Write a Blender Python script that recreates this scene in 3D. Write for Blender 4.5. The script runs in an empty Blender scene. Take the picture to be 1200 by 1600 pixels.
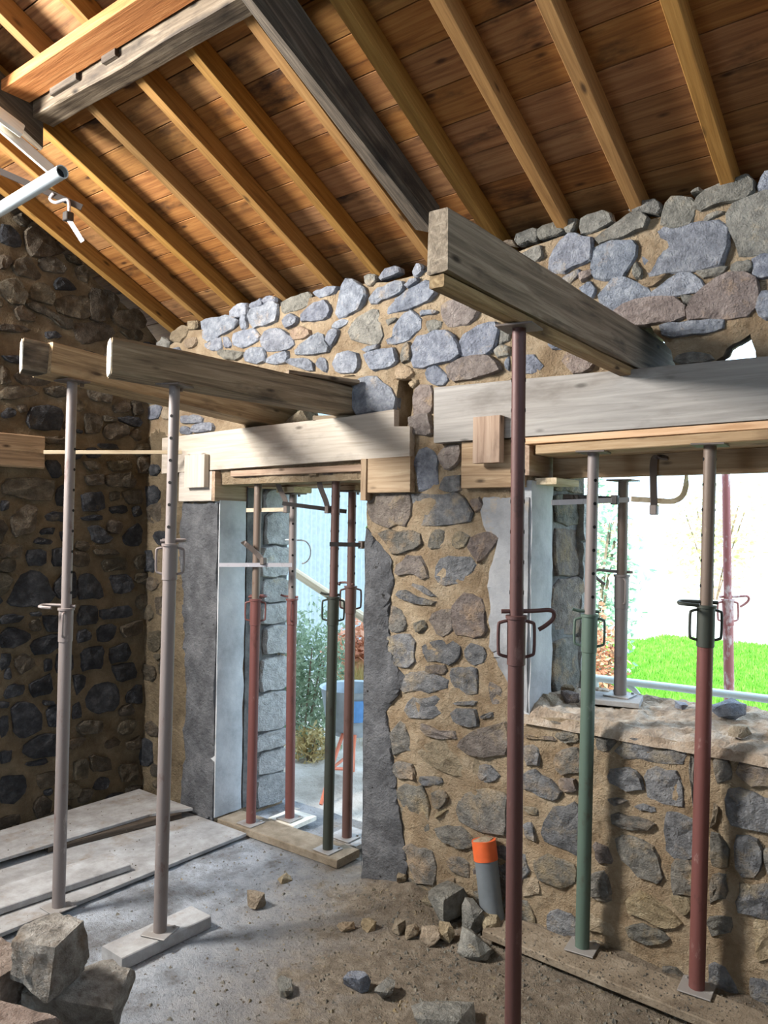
import bpy, bmesh, math, random
import numpy as np
from mathutils import Vector, Matrix, noise
from mathutils.geometry import delaunay_2d_cdt
random.seed(7)
SC = bpy.context.scene
COL = SC.collection

# ------------------------------------------------------------------ camera, world, lights, exposure
CAM = Vector((4.652, -3.327, 1.9))
cam = bpy.data.cameras.new('camera'); camo = bpy.data.objects.new('camera', cam); COL.objects.link(camo)
yaw, pitch, roll = 0.656894, 0.01989, 0.013485
fw = Vector((-math.sin(yaw)*math.cos(pitch), math.cos(yaw)*math.cos(pitch), math.sin(pitch)))
rt = Vector((math.cos(yaw), math.sin(yaw), 0)); up = rt.cross(fw)
r2 = rt*math.cos(roll)+up*math.sin(roll); u2 = up*math.cos(roll)-rt*math.sin(roll)
M = Matrix((r2, u2, -fw)).transposed().to_4x4(); M.translation = CAM
camo.matrix_world = M
cam.sensor_fit = 'AUTO'; cam.sensor_width = 36.0; cam.lens = 1223.5*36/1600
cam.clip_start = .05; cam.clip_end = 300
SC.camera = camo

W = bpy.data.worlds.new('sky'); SC.world = W; W.use_nodes = True
bg = W.node_tree.nodes['Background']
bg.inputs[0].default_value = (0.60, 0.79, 1.0, 1); bg.inputs[1].default_value = 4.4

sun = bpy.data.lights.new('sun', 'SUN'); suno = bpy.data.objects.new('sun', sun); COL.objects.link(suno)
sun.energy = 9.0; sun.angle = math.radians(1.0); sun.color = (1, .95, .84)
suno.rotation_euler = Vector((-.30, .70, -.62)).to_track_quat('-Z', 'Y').to_euler()

# daylight from a high left-wall opening out of frame; rear lamp is added fill
def area_lamp(name, loc, aim, w, h, energy, col):
    l = bpy.data.lights.new(name, 'AREA'); o = bpy.data.objects.new(name, l); COL.objects.link(o)
    l.shape = 'RECTANGLE'; l.size = w; l.size_y = h; l.energy = energy; l.color = col
    o.location = loc; o.rotation_euler = (Vector(aim)-Vector(loc)).to_track_quat('-Z', 'Y').to_euler()
area_lamp('left_opening_daylight', (0.04, -3.3, 3.6), (3.0, 0.0, 3.1), 0.75, 0.85, 490, (1.0, .96, .91))
area_lamp('rear_fill_lamp', (1.6, -7.1, 1.7), (2.6, 0.0, 1.8), 1.8, 2.2, 14, (.95, .97, 1.0))

SC.view_settings.view_transform = 'Standard'; SC.view_settings.look = 'None'
SC.view_settings.gamma = 1; SC.view_settings.use_curve_mapping = False
SC.view_settings.exposure = 0.0

# ------------------------------------------------------------------ materials
def srgb(h):
    if isinstance(h, str):
        c = [int(h[i:i+2], 16)/255 for i in (0, 2, 4)]
    else:
        c = [x/255 for x in h]
    return tuple((x/12.92 if x <= .04045 else ((x+.055)/1.055)**2.4) for x in c)+(1,)

def nt(name):
    m = bpy.data.materials.new(name); m.use_nodes = True
    t = m.node_tree
    return m, t, t.nodes['Principled BSDF']
def N(t, typ, **kw):
    n = t.nodes.new(typ)
    for k, v in kw.items():
        if k in n.inputs: n.inputs[k].default_value = v
        else: setattr(n, k, v)
    return n
def ramp(t, stops):
    n = t.nodes.new('ShaderNodeValToRGB'); e = n.color_ramp.elements
    while len(e) < len(stops): e.new(.5)
    for i, (p, c) in enumerate(stops):
        e[i].position = p; e[i].color = c
    return n
def coords(t, scale=(1, 1, 1), rnd=True, geo=False):
    tc = N(t, 'ShaderNodeTexCoord'); src = tc.outputs['Object']
    if geo:
        src = N(t, 'ShaderNodeNewGeometry').outputs['Position']
    mp = N(t, 'ShaderNodeMapping'); mp.inputs['Scale'].default_value = scale
    t.links.new(src, mp.inputs['Vector'])
    if rnd:
        oi = N(t, 'ShaderNodeObjectInfo'); mu = N(t, 'ShaderNodeMath', operation='MULTIPLY'); mu.inputs[1].default_value = 57.0
        t.links.new(oi.outputs['Random'], mu.inputs[0])
        cb = N(t, 'ShaderNodeCombineXYZ')
        for i in range(3): t.links.new(mu.outputs[0], cb.inputs[i])
        t.links.new(cb.outputs[0], mp.inputs['Location'])
    return mp.outputs[0]
def vary(t, col, hue=.0, val=.15, sat=.1):
    oi = N(t, 'ShaderNodeObjectInfo'); h = N(t, 'ShaderNodeHueSaturation')
    def mr(lo, hi, mul):
        m0 = N(t, 'ShaderNodeMath', operation='MULTIPLY'); m0.inputs[1].default_value = mul
        t.links.new(oi.outputs['Random'], m0.inputs[0])
        m1 = N(t, 'ShaderNodeMath', operation='FRACT'); t.links.new(m0.outputs[0], m1.inputs[0])
        m2 = N(t, 'ShaderNodeMapRange'); m2.inputs['To Min'].default_value = lo; m2.inputs['To Max'].default_value = hi
        t.links.new(m1.outputs[0], m2.inputs['Value']); return m2.outputs[0]
    t.links.new(mr(.5-hue, .5+hue, 1), h.inputs['Hue'])
    t.links.new(mr(1-sat, 1+sat, 13), h.inputs['Saturation'])
    t.links.new(mr(1-val, 1+val, 29), h.inputs['Value'])
    t.links.new(col, h.inputs['Color']); return h.outputs['Color']
def bump(t, b, vec, layers, strength=.5, dist=.01):
    prev = None
    for sc, w, det in layers:
        n = N(t, 'ShaderNodeTexNoise', Scale=sc, Detail=det, Roughness=.65); t.links.new(vec, n.inputs['Vector'])
        mu = N(t, 'ShaderNodeMath', operation='MULTIPLY'); mu.inputs[1].default_value = w
        t.links.new(n.outputs['Fac'], mu.inputs[0])
        if prev is None: prev = mu.outputs[0]
        else:
            ad = N(t, 'ShaderNodeMath', operation='ADD'); t.links.new(prev, ad.inputs[0]); t.links.new(mu.outputs[0], ad.inputs[1]); prev = ad.outputs[0]
    bp = N(t, 'ShaderNodeBump', Strength=strength, Distance=dist)
    t.links.new(prev, bp.inputs['Height']); t.links.new(bp.outputs[0], b.inputs['Normal'])
def rough_mat(name, stops, scale=9, rough=.92, layers=((12, 1, 6), (55, .5, 4)), strength=.8, dist=.02, rnd=True, val=.15, hue=.01, sat=.15, speck=None, geo=False):
    m, t, b = nt(name); v = coords(t, rnd=rnd, geo=geo)
    n = N(t, 'ShaderNodeTexNoise', Scale=scale, Detail=9, Roughness=.68); t.links.new(v, n.inputs['Vector'])
    rp = ramp(t, stops); t.links.new(n.outputs['Fac'], rp.inputs['Fac']); col = rp.outputs[0]
    if speck:
        c2, sc2, lo, hi = speck
        n2 = N(t, 'ShaderNodeTexNoise', Scale=sc2, Detail=5, Roughness=.7); t.links.new(v, n2.inputs['Vector'])
        r2_ = ramp(t, [(lo, (0, 0, 0, 1)), (hi, (1, 1, 1, 1))]); t.links.new(n2.outputs['Fac'], r2_.inputs['Fac'])
        mx = N(t, 'ShaderNodeMix', data_type='RGBA'); mx.inputs['B'].default_value = c2
        t.links.new(r2_.outputs[0], mx.inputs['Factor']); t.links.new(col, mx.inputs['A']); col = mx.outputs['Result']
    if val or hue or sat: col = vary(t, col, hue, val, sat)
    t.links.new(col, b.inputs['Base Color']); b.inputs['Roughness'].default_value = rough
    b.inputs['Specular IOR Level'].default_value = .25
    bump(t, b, v, layers, strength, dist)
    return m
def wood_mat(name, c_dark, c_mid, c_light, stain=None, scale=1.0, rough=.75, val=.12, sat=.12, hue=.008, grain=.25, stain_rng=(.55, .72), stain_scale=2.2, saw=0.0):
    m, t, b = nt(name); v = coords(t, (1.3*scale, 26*scale, 26*scale))
    n = N(t, 'ShaderNodeTexNoise', Scale=1.6, Detail=8, Roughness=.62); n.inputs['Distortion'].default_value = .8
    t.links.new(v, n.inputs['Vector'])
    rp = ramp(t, [(.28, c_dark), (.5, c_mid), (.74, c_light)]); t.links.new(n.outputs['Fac'], rp.inputs['Fac']); col = rp.outputs[0]
    v2 = coords(t, (2.5, 7, 7))
    kn = N(t, 'ShaderNodeTexVoronoi', Scale=1.5); t.links.new(v2, kn.inputs['Vector'])
    kr = ramp(t, [(.05, (1, 1, 1, 1)), (.14, (0, 0, 0, 1))]); t.links.new(kn.outputs['Distance'], kr.inputs['Fac'])
    mx = N(t, 'ShaderNodeMix', data_type='RGBA'); mx.inputs['B'].default_value = tuple(x*.45 for x in c_dark[:3])+(1,)
    t.links.new(kr.outputs[0], mx.inputs['Factor']); t.links.new(col, mx.inputs['A']); col = mx.outputs['Result']
    if stain:
        v3 = coords(t, (1, 2.6, 2.6))
        n3 = N(t, 'ShaderNodeTexNoise', Scale=stain_scale, Detail=5, Roughness=.6); t.links.new(v3, n3.inputs['Vector'])
        r3 = ramp(t, [(stain_rng[0], (0, 0, 0, 1)), (stain_rng[1], (1, 1, 1, 1))]); t.links.new(n3.outputs['Fac'], r3.inputs['Fac'])
        m3 = N(t, 'ShaderNodeMix', data_type='RGBA'); m3.inputs['B'].default_value = stain
        t.links.new(r3.outputs[0], m3.inputs['Factor']); t.links.new(col, m3.inputs['A']); col = m3.outputs['Result']
    col = vary(t, col, hue, val, sat)
    t.links.new(col, b.inputs['Base Color']); b.inputs['Roughness'].default_value = rough
    b.inputs['Specular IOR Level'].default_value = .3
    bump(t, b, v, ((3, 1, 6), (10, .4, 3)), grain, .006)
    return m
def metal_mat(name, c1, c2, c3, scale=14, rough=.55, metallic=.15, lo=.42, hi=.62):
    m, t, b = nt(name); v = coords(t, (1, 1, .45))
    n = N(t, 'ShaderNodeTexNoise', Scale=scale, Detail=7, Roughness=.7); t.links.new(v, n.inputs['Vector'])
    rp = ramp(t, [(lo-.14, c3), (lo, c1), (hi, c1), (hi+.1, c2)]); t.links.new(n.outputs['Fac'], rp.inputs['Fac'])
    t.links.new(rp.outputs[0], b.inputs['Base Color']); b.inputs['Roughness'].default_value = rough; b.inputs['Metallic'].default_value = metallic
    bump(t, b, v, ((30, 1, 4), (90, .5, 2)), .25, .003)
    return m
def plain(name, c, rough=.6, metallic=0):
    m, t, b = nt(name); v = coords(t)
    n = N(t, 'ShaderNodeTexNoise', Scale=18, Detail=4); t.links.new(v, n.inputs['Vector'])
    rp = ramp(t, [(.3, tuple(x*.8 for x in c[:3])+(1,)), (.7, c)]); t.links.new(n.outputs['Fac'], rp.inputs['Fac'])
    t.links.new(rp.outputs[0], b.inputs['Base Color']); b.inputs['Roughness'].default_value = rough; b.inputs['Metallic'].default_value = metallic
    return m

MT = {}
SB = srgb((206, 172, 130))
LY = ((14, .8, 6), (42, .9, 6), (130, .5, 4))
def stone_mat(name, a, b, c, sp, val=.22, lo=.60, hi=.80):
    return rough_mat(name, [(.22, srgb(a)), (.5, srgb(b)), (.78, srgb(c))], scale=20, layers=LY, strength=1.0, dist=.035, speck=(srgb(sp), 7, lo, hi), val=val)
MT['b'] = stone_mat('stone_blue_grey', (88, 93, 102), (153, 159, 171), (202, 206, 213), (208, 188, 160), .18)
MT['g'] = stone_mat('stone_grey_green', (92, 91, 86), (148, 146, 138), (190, 186, 175), (204, 180, 146), .2, .57, .78)
MT['r'] = stone_mat('stone_mauve_brown', (98, 88, 84), (154, 142, 136), (190, 178, 170), (204, 178, 146), .18, .57, .78)
MT['t'] = stone_mat('stone_tan', (122, 108, 90), (172, 155, 130), (204, 188, 163), (196, 172, 136), .2)
MT['o'] = stone_mat('stone_ochre', (140, 112, 92), (174, 146, 124), (198, 174, 150), (196, 172, 136), .1)
MT['bs'] = stone_mat('darker_blue_grey_stone', (76, 77, 79), (130, 131, 133), (174, 174, 173), (182, 164, 136), .22, .50, .74)  # darker, greyer tones with more mortar specks, mostly low on the wall
MT['gs'] = stone_mat('darker_grey_stone', (76, 74, 70), (126, 123, 116), (168, 163, 152), (182, 160, 128), .2, .48, .72)
MT['rs'] = stone_mat('darker_mauve_stone', (84, 76, 72), (136, 125, 118), (172, 162, 152), (186, 162, 130), .18, .50, .74)
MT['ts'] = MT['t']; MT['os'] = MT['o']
MT['q'] = stone_mat('lit_quoin_stone', (140, 140, 140), (188, 188, 186), (218, 216, 212), (214, 200, 172), .1)  # grey stone lightened; the light from outside is put into its colour
MT['rub'] = stone_mat('rubble_grey_brown', (90, 83, 74), (158, 151, 141), (200, 195, 186), (124, 100, 74), .1, .56, .76)
MT['rub2'] = stone_mat('rubble_red_brown', (94, 80, 72), (156, 140, 130), (194, 180, 170), (128, 102, 78), .1, .55, .75)
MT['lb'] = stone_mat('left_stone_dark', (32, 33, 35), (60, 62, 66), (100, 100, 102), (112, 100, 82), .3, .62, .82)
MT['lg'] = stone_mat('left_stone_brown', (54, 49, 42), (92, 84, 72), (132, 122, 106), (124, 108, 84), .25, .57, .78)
MT['mortar'] = rough_mat('lime_mortar', [(.22, srgb((112, 92, 70))), (.42, srgb((160, 138, 110))), (.56, srgb((184, 164, 136))), (.78, srgb((208, 192, 168)))], scale=5, layers=((20, 1, 8), (70, .8, 5), (200, .4, 3)), strength=1.0, dist=.03, rnd=False, val=0, hue=0, sat=0)
MT['mortar_left'] = rough_mat('brown_mortar', [(.25, srgb((84, 72, 56))), (.5, srgb((126, 111, 88))), (.75, srgb((160, 144, 118)))], scale=5, layers=((20, 1, 8), (70, .8, 5), (200, .4, 3)), strength=1.0, dist=.03, rnd=False, val=0, hue=0, sat=0)
MT['plaster'] = rough_mat('grey_cement_render', [(.3, srgb((66, 66, 68))), (.5, srgb((98, 99, 102))), (.72, srgb((132, 132, 134)))], scale=6, layers=((10, 1, 8), (40, .7, 6), (120, .4, 4)), strength=1.0, dist=.02, val=0.05, speck=(srgb((44, 42, 40)), 18, .64, .69))
MT['plaster_smooth'] = rough_mat('smooth_pale_render', [(.3, srgb((150, 152, 154))), (.5, srgb((182, 184, 186))), (.72, srgb((205, 206, 206)))], scale=3.5, layers=((6, 1, 6), (50, .25, 4)), strength=.35, dist=.015, val=.04)
MT['plaster_mid'] = rough_mat('mid_grey_render', [(.3, srgb((122, 123, 125))), (.5, srgb((150, 152, 155))), (.72, srgb((172, 172, 172)))], scale=3.5, layers=((6, 1, 6), (50, .4, 4)), strength=.5, dist=.015, val=.02, speck=(srgb((168, 150, 124)), 4, .60, .72))
MT['reveal'] = rough_mat('dark_reveal_render', [(.3, srgb((70, 70, 70))), (.5, srgb((104, 103, 102))), (.72, srgb((135, 132, 128)))], scale=6, strength=.7, val=.05)
MT['recess'] = rough_mat('earth_recess', [(.3, srgb((42, 34, 26))), (.6, srgb((84, 68, 50)))], val=0)
MT['concrete'] = None
MT['board'] = wood_mat('roof_board_pine', srgb((102, 66, 37)), srgb((141, 98, 57)), srgb((166, 123, 76)), stain=srgb((50, 33, 21)), val=.12, sat=.08, hue=.005, stain_rng=(.55, .70), grain=.2)
MT['rafter'] = wood_mat('rafter_pine', srgb((112, 80, 40)), srgb((146, 108, 58)), srgb((166, 128, 74)), val=.05, sat=.05, hue=.003, grain=.2)
MT['old'] = wood_mat('weathered_oak', srgb((80, 69, 56)), srgb((132, 116, 95)), srgb((170, 154, 131)), stain=srgb((48, 42, 36)), val=.06, grain=.5)
MT['old_dark'] = wood_mat('dark_hewn_oak', srgb((40, 34, 28)), srgb((74, 64, 53)), srgb((116, 103, 87)), stain=srgb((28, 24, 20)), val=.05, grain=.6)
MT['old_tan'] = wood_mat('weathered_oak_tan', srgb((98, 78, 54)), srgb((152, 128, 94)), srgb((186, 164, 126)), stain=srgb((78, 62, 44)), val=.05, grain=.4)
MT['grey_timber'] = wood_mat('grey_purlin', srgb((66, 57, 48)), srgb((114, 102, 87)), srgb((160, 148, 130)), stain=srgb((44, 38, 33)), val=.05, grain=.5, stain_rng=(.5, .7))
MT['new'] = wood_mat('new_sawn_timber', srgb((140, 84, 40)), srgb((180, 116, 62)), srgb((204, 146, 90)), val=.04, sat=.04, hue=.002, scale=1.4, grain=.5)
MT['form'] = wood_mat('formwork_board', srgb((168, 157, 145)), srgb((188, 178, 166)), srgb((202, 194, 184)), stain=srgb((140, 130, 122)), val=.05, grain=.25, stain_rng=(.56, .76))
MT['form_grey'] = wood_mat('formwork_board_grey', srgb((130, 126, 121)), srgb((150, 146, 141)), srgb((168, 164, 158)), stain=srgb((112, 106, 100)), val=.03, grain=.25, stain_rng=(.55, .75))
MT['form_tan'] = wood_mat('formwork_board_tan', srgb((128, 104, 82)), srgb((164, 138, 112)), srgb((188, 166, 140)), stain=srgb((98, 78, 62)), val=.08, grain=.3, stain_rng=(.56, .75))
MT['fresh'] = wood_mat('fresh_plank_edge', srgb((172, 134, 100)), srgb((202, 166, 132)), srgb((216, 186, 156)), val=.03, sat=.04, hue=.002, grain=.2)
MT['pale'] = wood_mat('pale_batten', srgb((176, 158, 128)), srgb((206, 190, 160)), srgb((222, 208, 182)), val=.06, grain=.2)
MT['cutend'] = wood_mat('fresh_cut_end', srgb((200, 192, 176)), srgb((228, 222, 208)), srgb((242, 238, 228)), val=.02, grain=.2)
MT['endgrain'] = None
MT['sheet'] = rough_mat('dusty_plywood', [(.25, srgb((124, 122, 120))), (.5, srgb((158, 157, 156))), (.75, srgb((184, 186, 188)))], scale=7, layers=((20, .5, 6), (90, .6, 4)), strength=.4, dist=.008, speck=(srgb((132, 116, 96)), 5, .54, .78), val=.05, hue=0, sat=.05)
MT['dirty_plank'] = rough_mat('dirty_plank', [(.25, srgb((98, 86, 72))), (.5, srgb((138, 125, 107))), (.75, srgb((168, 156, 138)))], scale=8, layers=((20, .7, 6), (90, .7, 4)), strength=.7, dist=.012, val=.06, hue=0, sat=.05)
RU = srgb((74, 44, 34))
MT['p_mauve'] = metal_mat('prop_dusty_mauve', srgb((130, 120, 116)), srgb((168, 158, 152)), srgb((104, 74, 66)))
MT['p_red'] = metal_mat('prop_red_oxide', srgb((114, 70, 65)), srgb((154, 124, 117)), srgb((86, 54, 48)))
MT['p_green'] = metal_mat('prop_green', srgb((86, 104, 92)), srgb((136, 150, 140)), srgb((76, 72, 60)))
MT['p_dkgreen'] = metal_mat('prop_dark_green', srgb((60, 64, 56)), srgb((104, 102, 92)), srgb((50, 42, 36)))
MT['p_brown'] = metal_mat('prop_brown', srgb((100, 74, 68)), srgb((140, 116, 108)), srgb((66, 46, 40)))
MT['p_dark'] = metal_mat('prop_dark_maroon', srgb((92, 62, 58)), srgb((124, 96, 90)), srgb((62, 42, 38)))
MT['p_pink'] = metal_mat('prop_faded_pink', srgb((168, 104, 102)), srgb((216, 196, 194)), srgb((140, 70, 66)), lo=.36, hi=.52)
MT['p_tan'] = metal_mat('prop_tan_inner', srgb((116, 100, 88)), srgb((150, 134, 118)), srgb((96, 70, 54)))
MT['steel'] = metal_mat('worn_steel', srgb((110, 100, 94)), srgb((150, 142, 136)), srgb((78, 62, 54)), metallic=.4)
MT['plate'] = metal_mat('dusty_plate', srgb((150, 146, 142)), srgb((178, 176, 174)), srgb((112, 98, 88)))
MT['dsteel'] = metal_mat('dark_steel', srgb((60, 56, 54)), srgb((88, 82, 78)), srgb((54, 42, 36)), metallic=.4)
MT['galv'] = metal_mat('galvanised_tube', srgb((206, 216, 220)), srgb((226, 232, 234)), srgb((176, 186, 190)), rough=.42, metallic=.05, scale=6)
MT['zinc'] = metal_mat('bright_zinc', srgb((190, 186, 190)), srgb((220, 218, 222)), srgb((130, 124, 126)), rough=.4, metallic=.4)
MT['black'] = plain('hole_shade_black', (.006, .005, .005, 1), .9)
MT['pvc'] = plain('grey_pvc', srgb((112, 118, 122)), .45)
MT['orange'] = plain('orange_tape', srgb((220, 98, 46)), .55)
MT['white'] = plain('white_plastic', srgb((225, 228, 228)), .5)
MT['tub'] = plain('grey_tub', srgb((168, 182, 192)), .5)
MT['bluepatch'] = plain('blue_patch', srgb((96, 152, 214)), .5)
MT['orange_steel'] = metal_mat('orange_frame_paint', srgb((206, 120, 92)), srgb((224, 160, 134)), srgb((150, 84, 60)))

# ------------------------------------------------------------------ mesh helpers
class MB:
    def __init__(s): s.v = []; s.f = []
    def add(s, vs, fs):
        o = len(s.v); s.v += [tuple(v) for v in vs]; s.f += [tuple(i+o for i in f) for f in fs]
    def box(s, lo, hi, c=.0):
        x0, y0, z0 = lo; x1, y1, z1 = hi
        if c <= 0:
            s.add([(x0, y0, z0), (x1, y0, z0), (x1, y1, z0), (x0, y1, z0), (x0, y0, z1), (x1, y0, z1), (x1, y1, z1), (x0, y1, z1)],
                  [(0, 3, 2, 1), (4, 5, 6, 7), (0, 1, 5, 4), (1, 2, 6, 5), (2, 3, 7, 6), (3, 0, 4, 7)])
        else:
            bm = bmesh.new()
            vs = [bm.verts.new(p) for p in [(x0, y0, z0), (x1, y0, z0), (x1, y1, z0), (x0, y1, z0), (x0, y0, z1), (x1, y0, z1), (x1, y1, z1), (x0, y1, z1)]]
            for f in [(0, 3, 2, 1), (4, 5, 6, 7), (0, 1, 5, 4), (1, 2, 6, 5), (2, 3, 7, 6), (3, 0, 4, 7)]: bm.faces.new([vs[i] for i in f])
            bmesh.ops.bevel(bm, geom=bm.edges[:], offset=c, segments=1, affect='EDGES')
            s.frombm(bm)
        return s
    def frombm(s, bm, mat=None):
        bm.verts.index_update()
        s.add([(mat @ v.co if mat else v.co) for v in bm.verts], [[v.index for v in f.verts] for f in bm.faces]); bm.free(); return s
    def tube(s, pts, r, n=10, cap=True, closed=False):
        pts = [Vector(p) for p in pts]; rs = r if isinstance(r, (list, tuple)) else [r]*len(pts)
        rings = []; T0 = None; a = None
        m = len(pts)
        for i, p in enumerate(pts):
            if closed: t = (pts[(i+1) % m]-pts[i-1]).normalized()
            else: t = (pts[min(i+1, m-1)]-pts[max(i-1, 0)]).normalized()
            if a is None:
                a = t.orthogonal().normalized()
            else:
                a = (a-t*a.dot(t)).normalized()
            b = t.cross(a)
            rings.append([p+(a*math.cos(2*math.pi*k/n)+b*math.sin(2*math.pi*k/n))*rs[i] for k in range(n)])
        vs = [v for rg in rings for v in rg]; fs = []
        for i in range(m if closed else m-1):
            j = (i+1) % m
            for k in range(n):
                fs.append((i*n+k, i*n+(k+1) % n, j*n+(k+1) % n, j*n+k))
        if cap and not closed:
            fs.append(tuple(range(n))[::-1]); fs.append(tuple((m-1)*n+k for k in range(n)))
        s.add(vs, fs); return s
    def cyl(s, p0, p1, r, n=20, cap=True): return s.tube([p0, p1], r, n, cap)
    def lathe(s, prof, n=24, cap=True):
        vs = []; fs = []
        for r, z in prof:
            for k in range(n): vs.append((r*math.cos(2*math.pi*k/n), r*math.sin(2*math.pi*k/n), z))
        for i in range(len(prof)-1):
            for k in range(n): fs.append((i*n+k, i*n+(k+1) % n, (i+1)*n+(k+1) % n, (i+1)*n+k))
        s.add(vs, fs); return s
    def build(s, name, mat, parent=None, smooth=False, loc=None, mtx=None):
        me = bpy.data.meshes.new(name); me.from_pydata(s.v, [], s.f); me.update()
        if isinstance(mat, str): mat = MT[mat]
        if mat: me.materials.append(mat)
        if smooth:
            me.polygons.foreach_set('use_smooth', [True]*len(me.polygons))
            me.set_sharp_from_angle(angle=math.radians(38))
        o = bpy.data.objects.new(name, me); COL.objects.link(o)
        if mtx is not None: o.matrix_world = mtx
        if loc is not None: o.location = loc
        if parent:
            o.parent = parent; 
        return o

def tag(o, label=None, cat=None, group=None, kind=None):
    if label: o['label'] = label
    if cat: o['category'] = cat
    if group: o['group'] = group
    if kind: o['kind'] = kind
    return o
def empty(name, loc, label=None, cat=None, group=None, kind=None):
    o = bpy.data.objects.new(name, None); COL.objects.link(o); o.location = loc; o.empty_display_size = .1
    return tag(o, label, cat, group, kind)

def frame(a, b, upv=(0, 0, 1)):
    a = Vector(a); b = Vector(b); x = (b-a).normalized(); upv = Vector(upv)
    y = upv.cross(x)
    if y.length < 1e-4: y = Vector((0, 1, 0))
    y.normalize(); z = x.cross(y)
    m = Matrix((x, y, z)).transposed().to_4x4(); m.translation = (a+b)/2
    return m, (b-a).length
def timber(name, a, b, w, h, mat, parent=None, upv=(0, 0, 1), ch=.004, wob=0.0, seg=1, section=None, taper=1.0, skew0=0.0, skew1=0.0, bow=0.0, smooth=False):
    """sawn or hewn length of wood from centre a to centre b; local X runs along it."""
    m, L = frame(a, b, upv)
    if section is None:
        x, y = w/2, h/2; c = ch
        section = [(-x+c, -y), (x-c, -y), (x, -y+c), (x, y-c), (x-c, y), (-x+c, y), (-x, y-c), (-x, -y+c)]
    n = len(section); vs = []; fs = []
    sd = random.random()*100
    for i in range(seg+1):
        q = i/seg; k = 1+(taper-1)*q
        for j, (yy, zz) in enumerate(section):
            dx = 0
            if i == 0: dx = skew0*yy/(w/2)
            if i == seg: dx = skew1*yy/(w/2)
            dy = dz = 0
            if wob:
                nv = noise.noise_vector(Vector((q*L*3+sd, j*.9, sd))); dy, dz = nv.x*wob, nv.y*wob
            vs.append((-L/2+q*L+dx, yy*k+dy, zz*k+dz+bow*(1-(2*q-1)**2)))
    for i in range(seg):
        for j in range(n): fs.append((i*n+j, i*n+(j+1) % n, (i+1)*n+(j+1) % n, (i+1)*n+j))
    fs.append(tuple(range(n))[::-1]); fs.append(tuple(seg*n+k for k in range(n)))
    # outward orientation
    mb = MB(); mb.add(vs, fs)
    o = mb.build(name, mat)
    bm = bmesh.new(); bm.from_mesh(o.data); bmesh.ops.recalc_face_normals(bm, faces=bm.faces); bm.to_mesh(o.data); bm.free()
    if parent:
        o.parent = parent; o.matrix_basis = Matrix.Translation(-Vector(parent.location)) @ m
    else: o.matrix_world = m
    return o

def inside(p, poly):
    x, y = p; c = False; n = len(poly); j = n-1
    for i in range(n):
        xi, yi = poly[i]; xj, yj = poly[j]
        if (yi > y) != (yj > y) and x < (xj-xi)*(y-yi)/(yj-yi)+xi: c = not c
        j = i
    return c
def dens(poly, d):
    out = []
    for i in range(len(poly)):
        a = Vector(poly[i]); b = Vector(poly[(i+1) % len(poly)]); k = max(1, int((b-a).length/d))
        for q in range(k): out.append(tuple(a.lerp(b, q/k)))
    return out
def sheet2d(outline, holes, step, fine=None):
    """triangulated flat sheet: list of 2d points and triangles; fine(p) says where to place interior points"""
    loops = [outline]+holes; pts = []; edges = []
    for lp in loops:
        o = len(pts); pts += [Vector(p) for p in lp]
        edges += [(o+i, o+(i+1) % len(lp)) for i in range(len(lp))]
    xs = [p[0] for p in outline]; ys = [p[1] for p in outline]
    rg = random.Random(3)
    x = min(xs)+step/2
    while x < max(xs):
        y = min(ys)+step/2
        while y < max(ys):
            p = (x+rg.uniform(-.35, .35)*step, y+rg.uniform(-.35, .35)*step)
            if (fine is None or fine(p)) and inside(p, outline) and not any(inside(p, h) for h in holes): pts.append(Vector(p))
            y += step
        x += step
    v, e, f, *_ = delaunay_2d_cdt(pts, edges, [], 0, 1e-5)
    tri = []
    for t in f:
        c = tuple(sum((v[i] for i in t), Vector((0, 0)))/3)
        if inside(c, outline) and not any(inside(c, h) for h in holes): tri.append(tuple(t))
    return [tuple(p) for p in v], tri

def fbm(p, s, o=4): return noise.fractal(Vector(p)*s, 1.0, 2.0, o)

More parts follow.
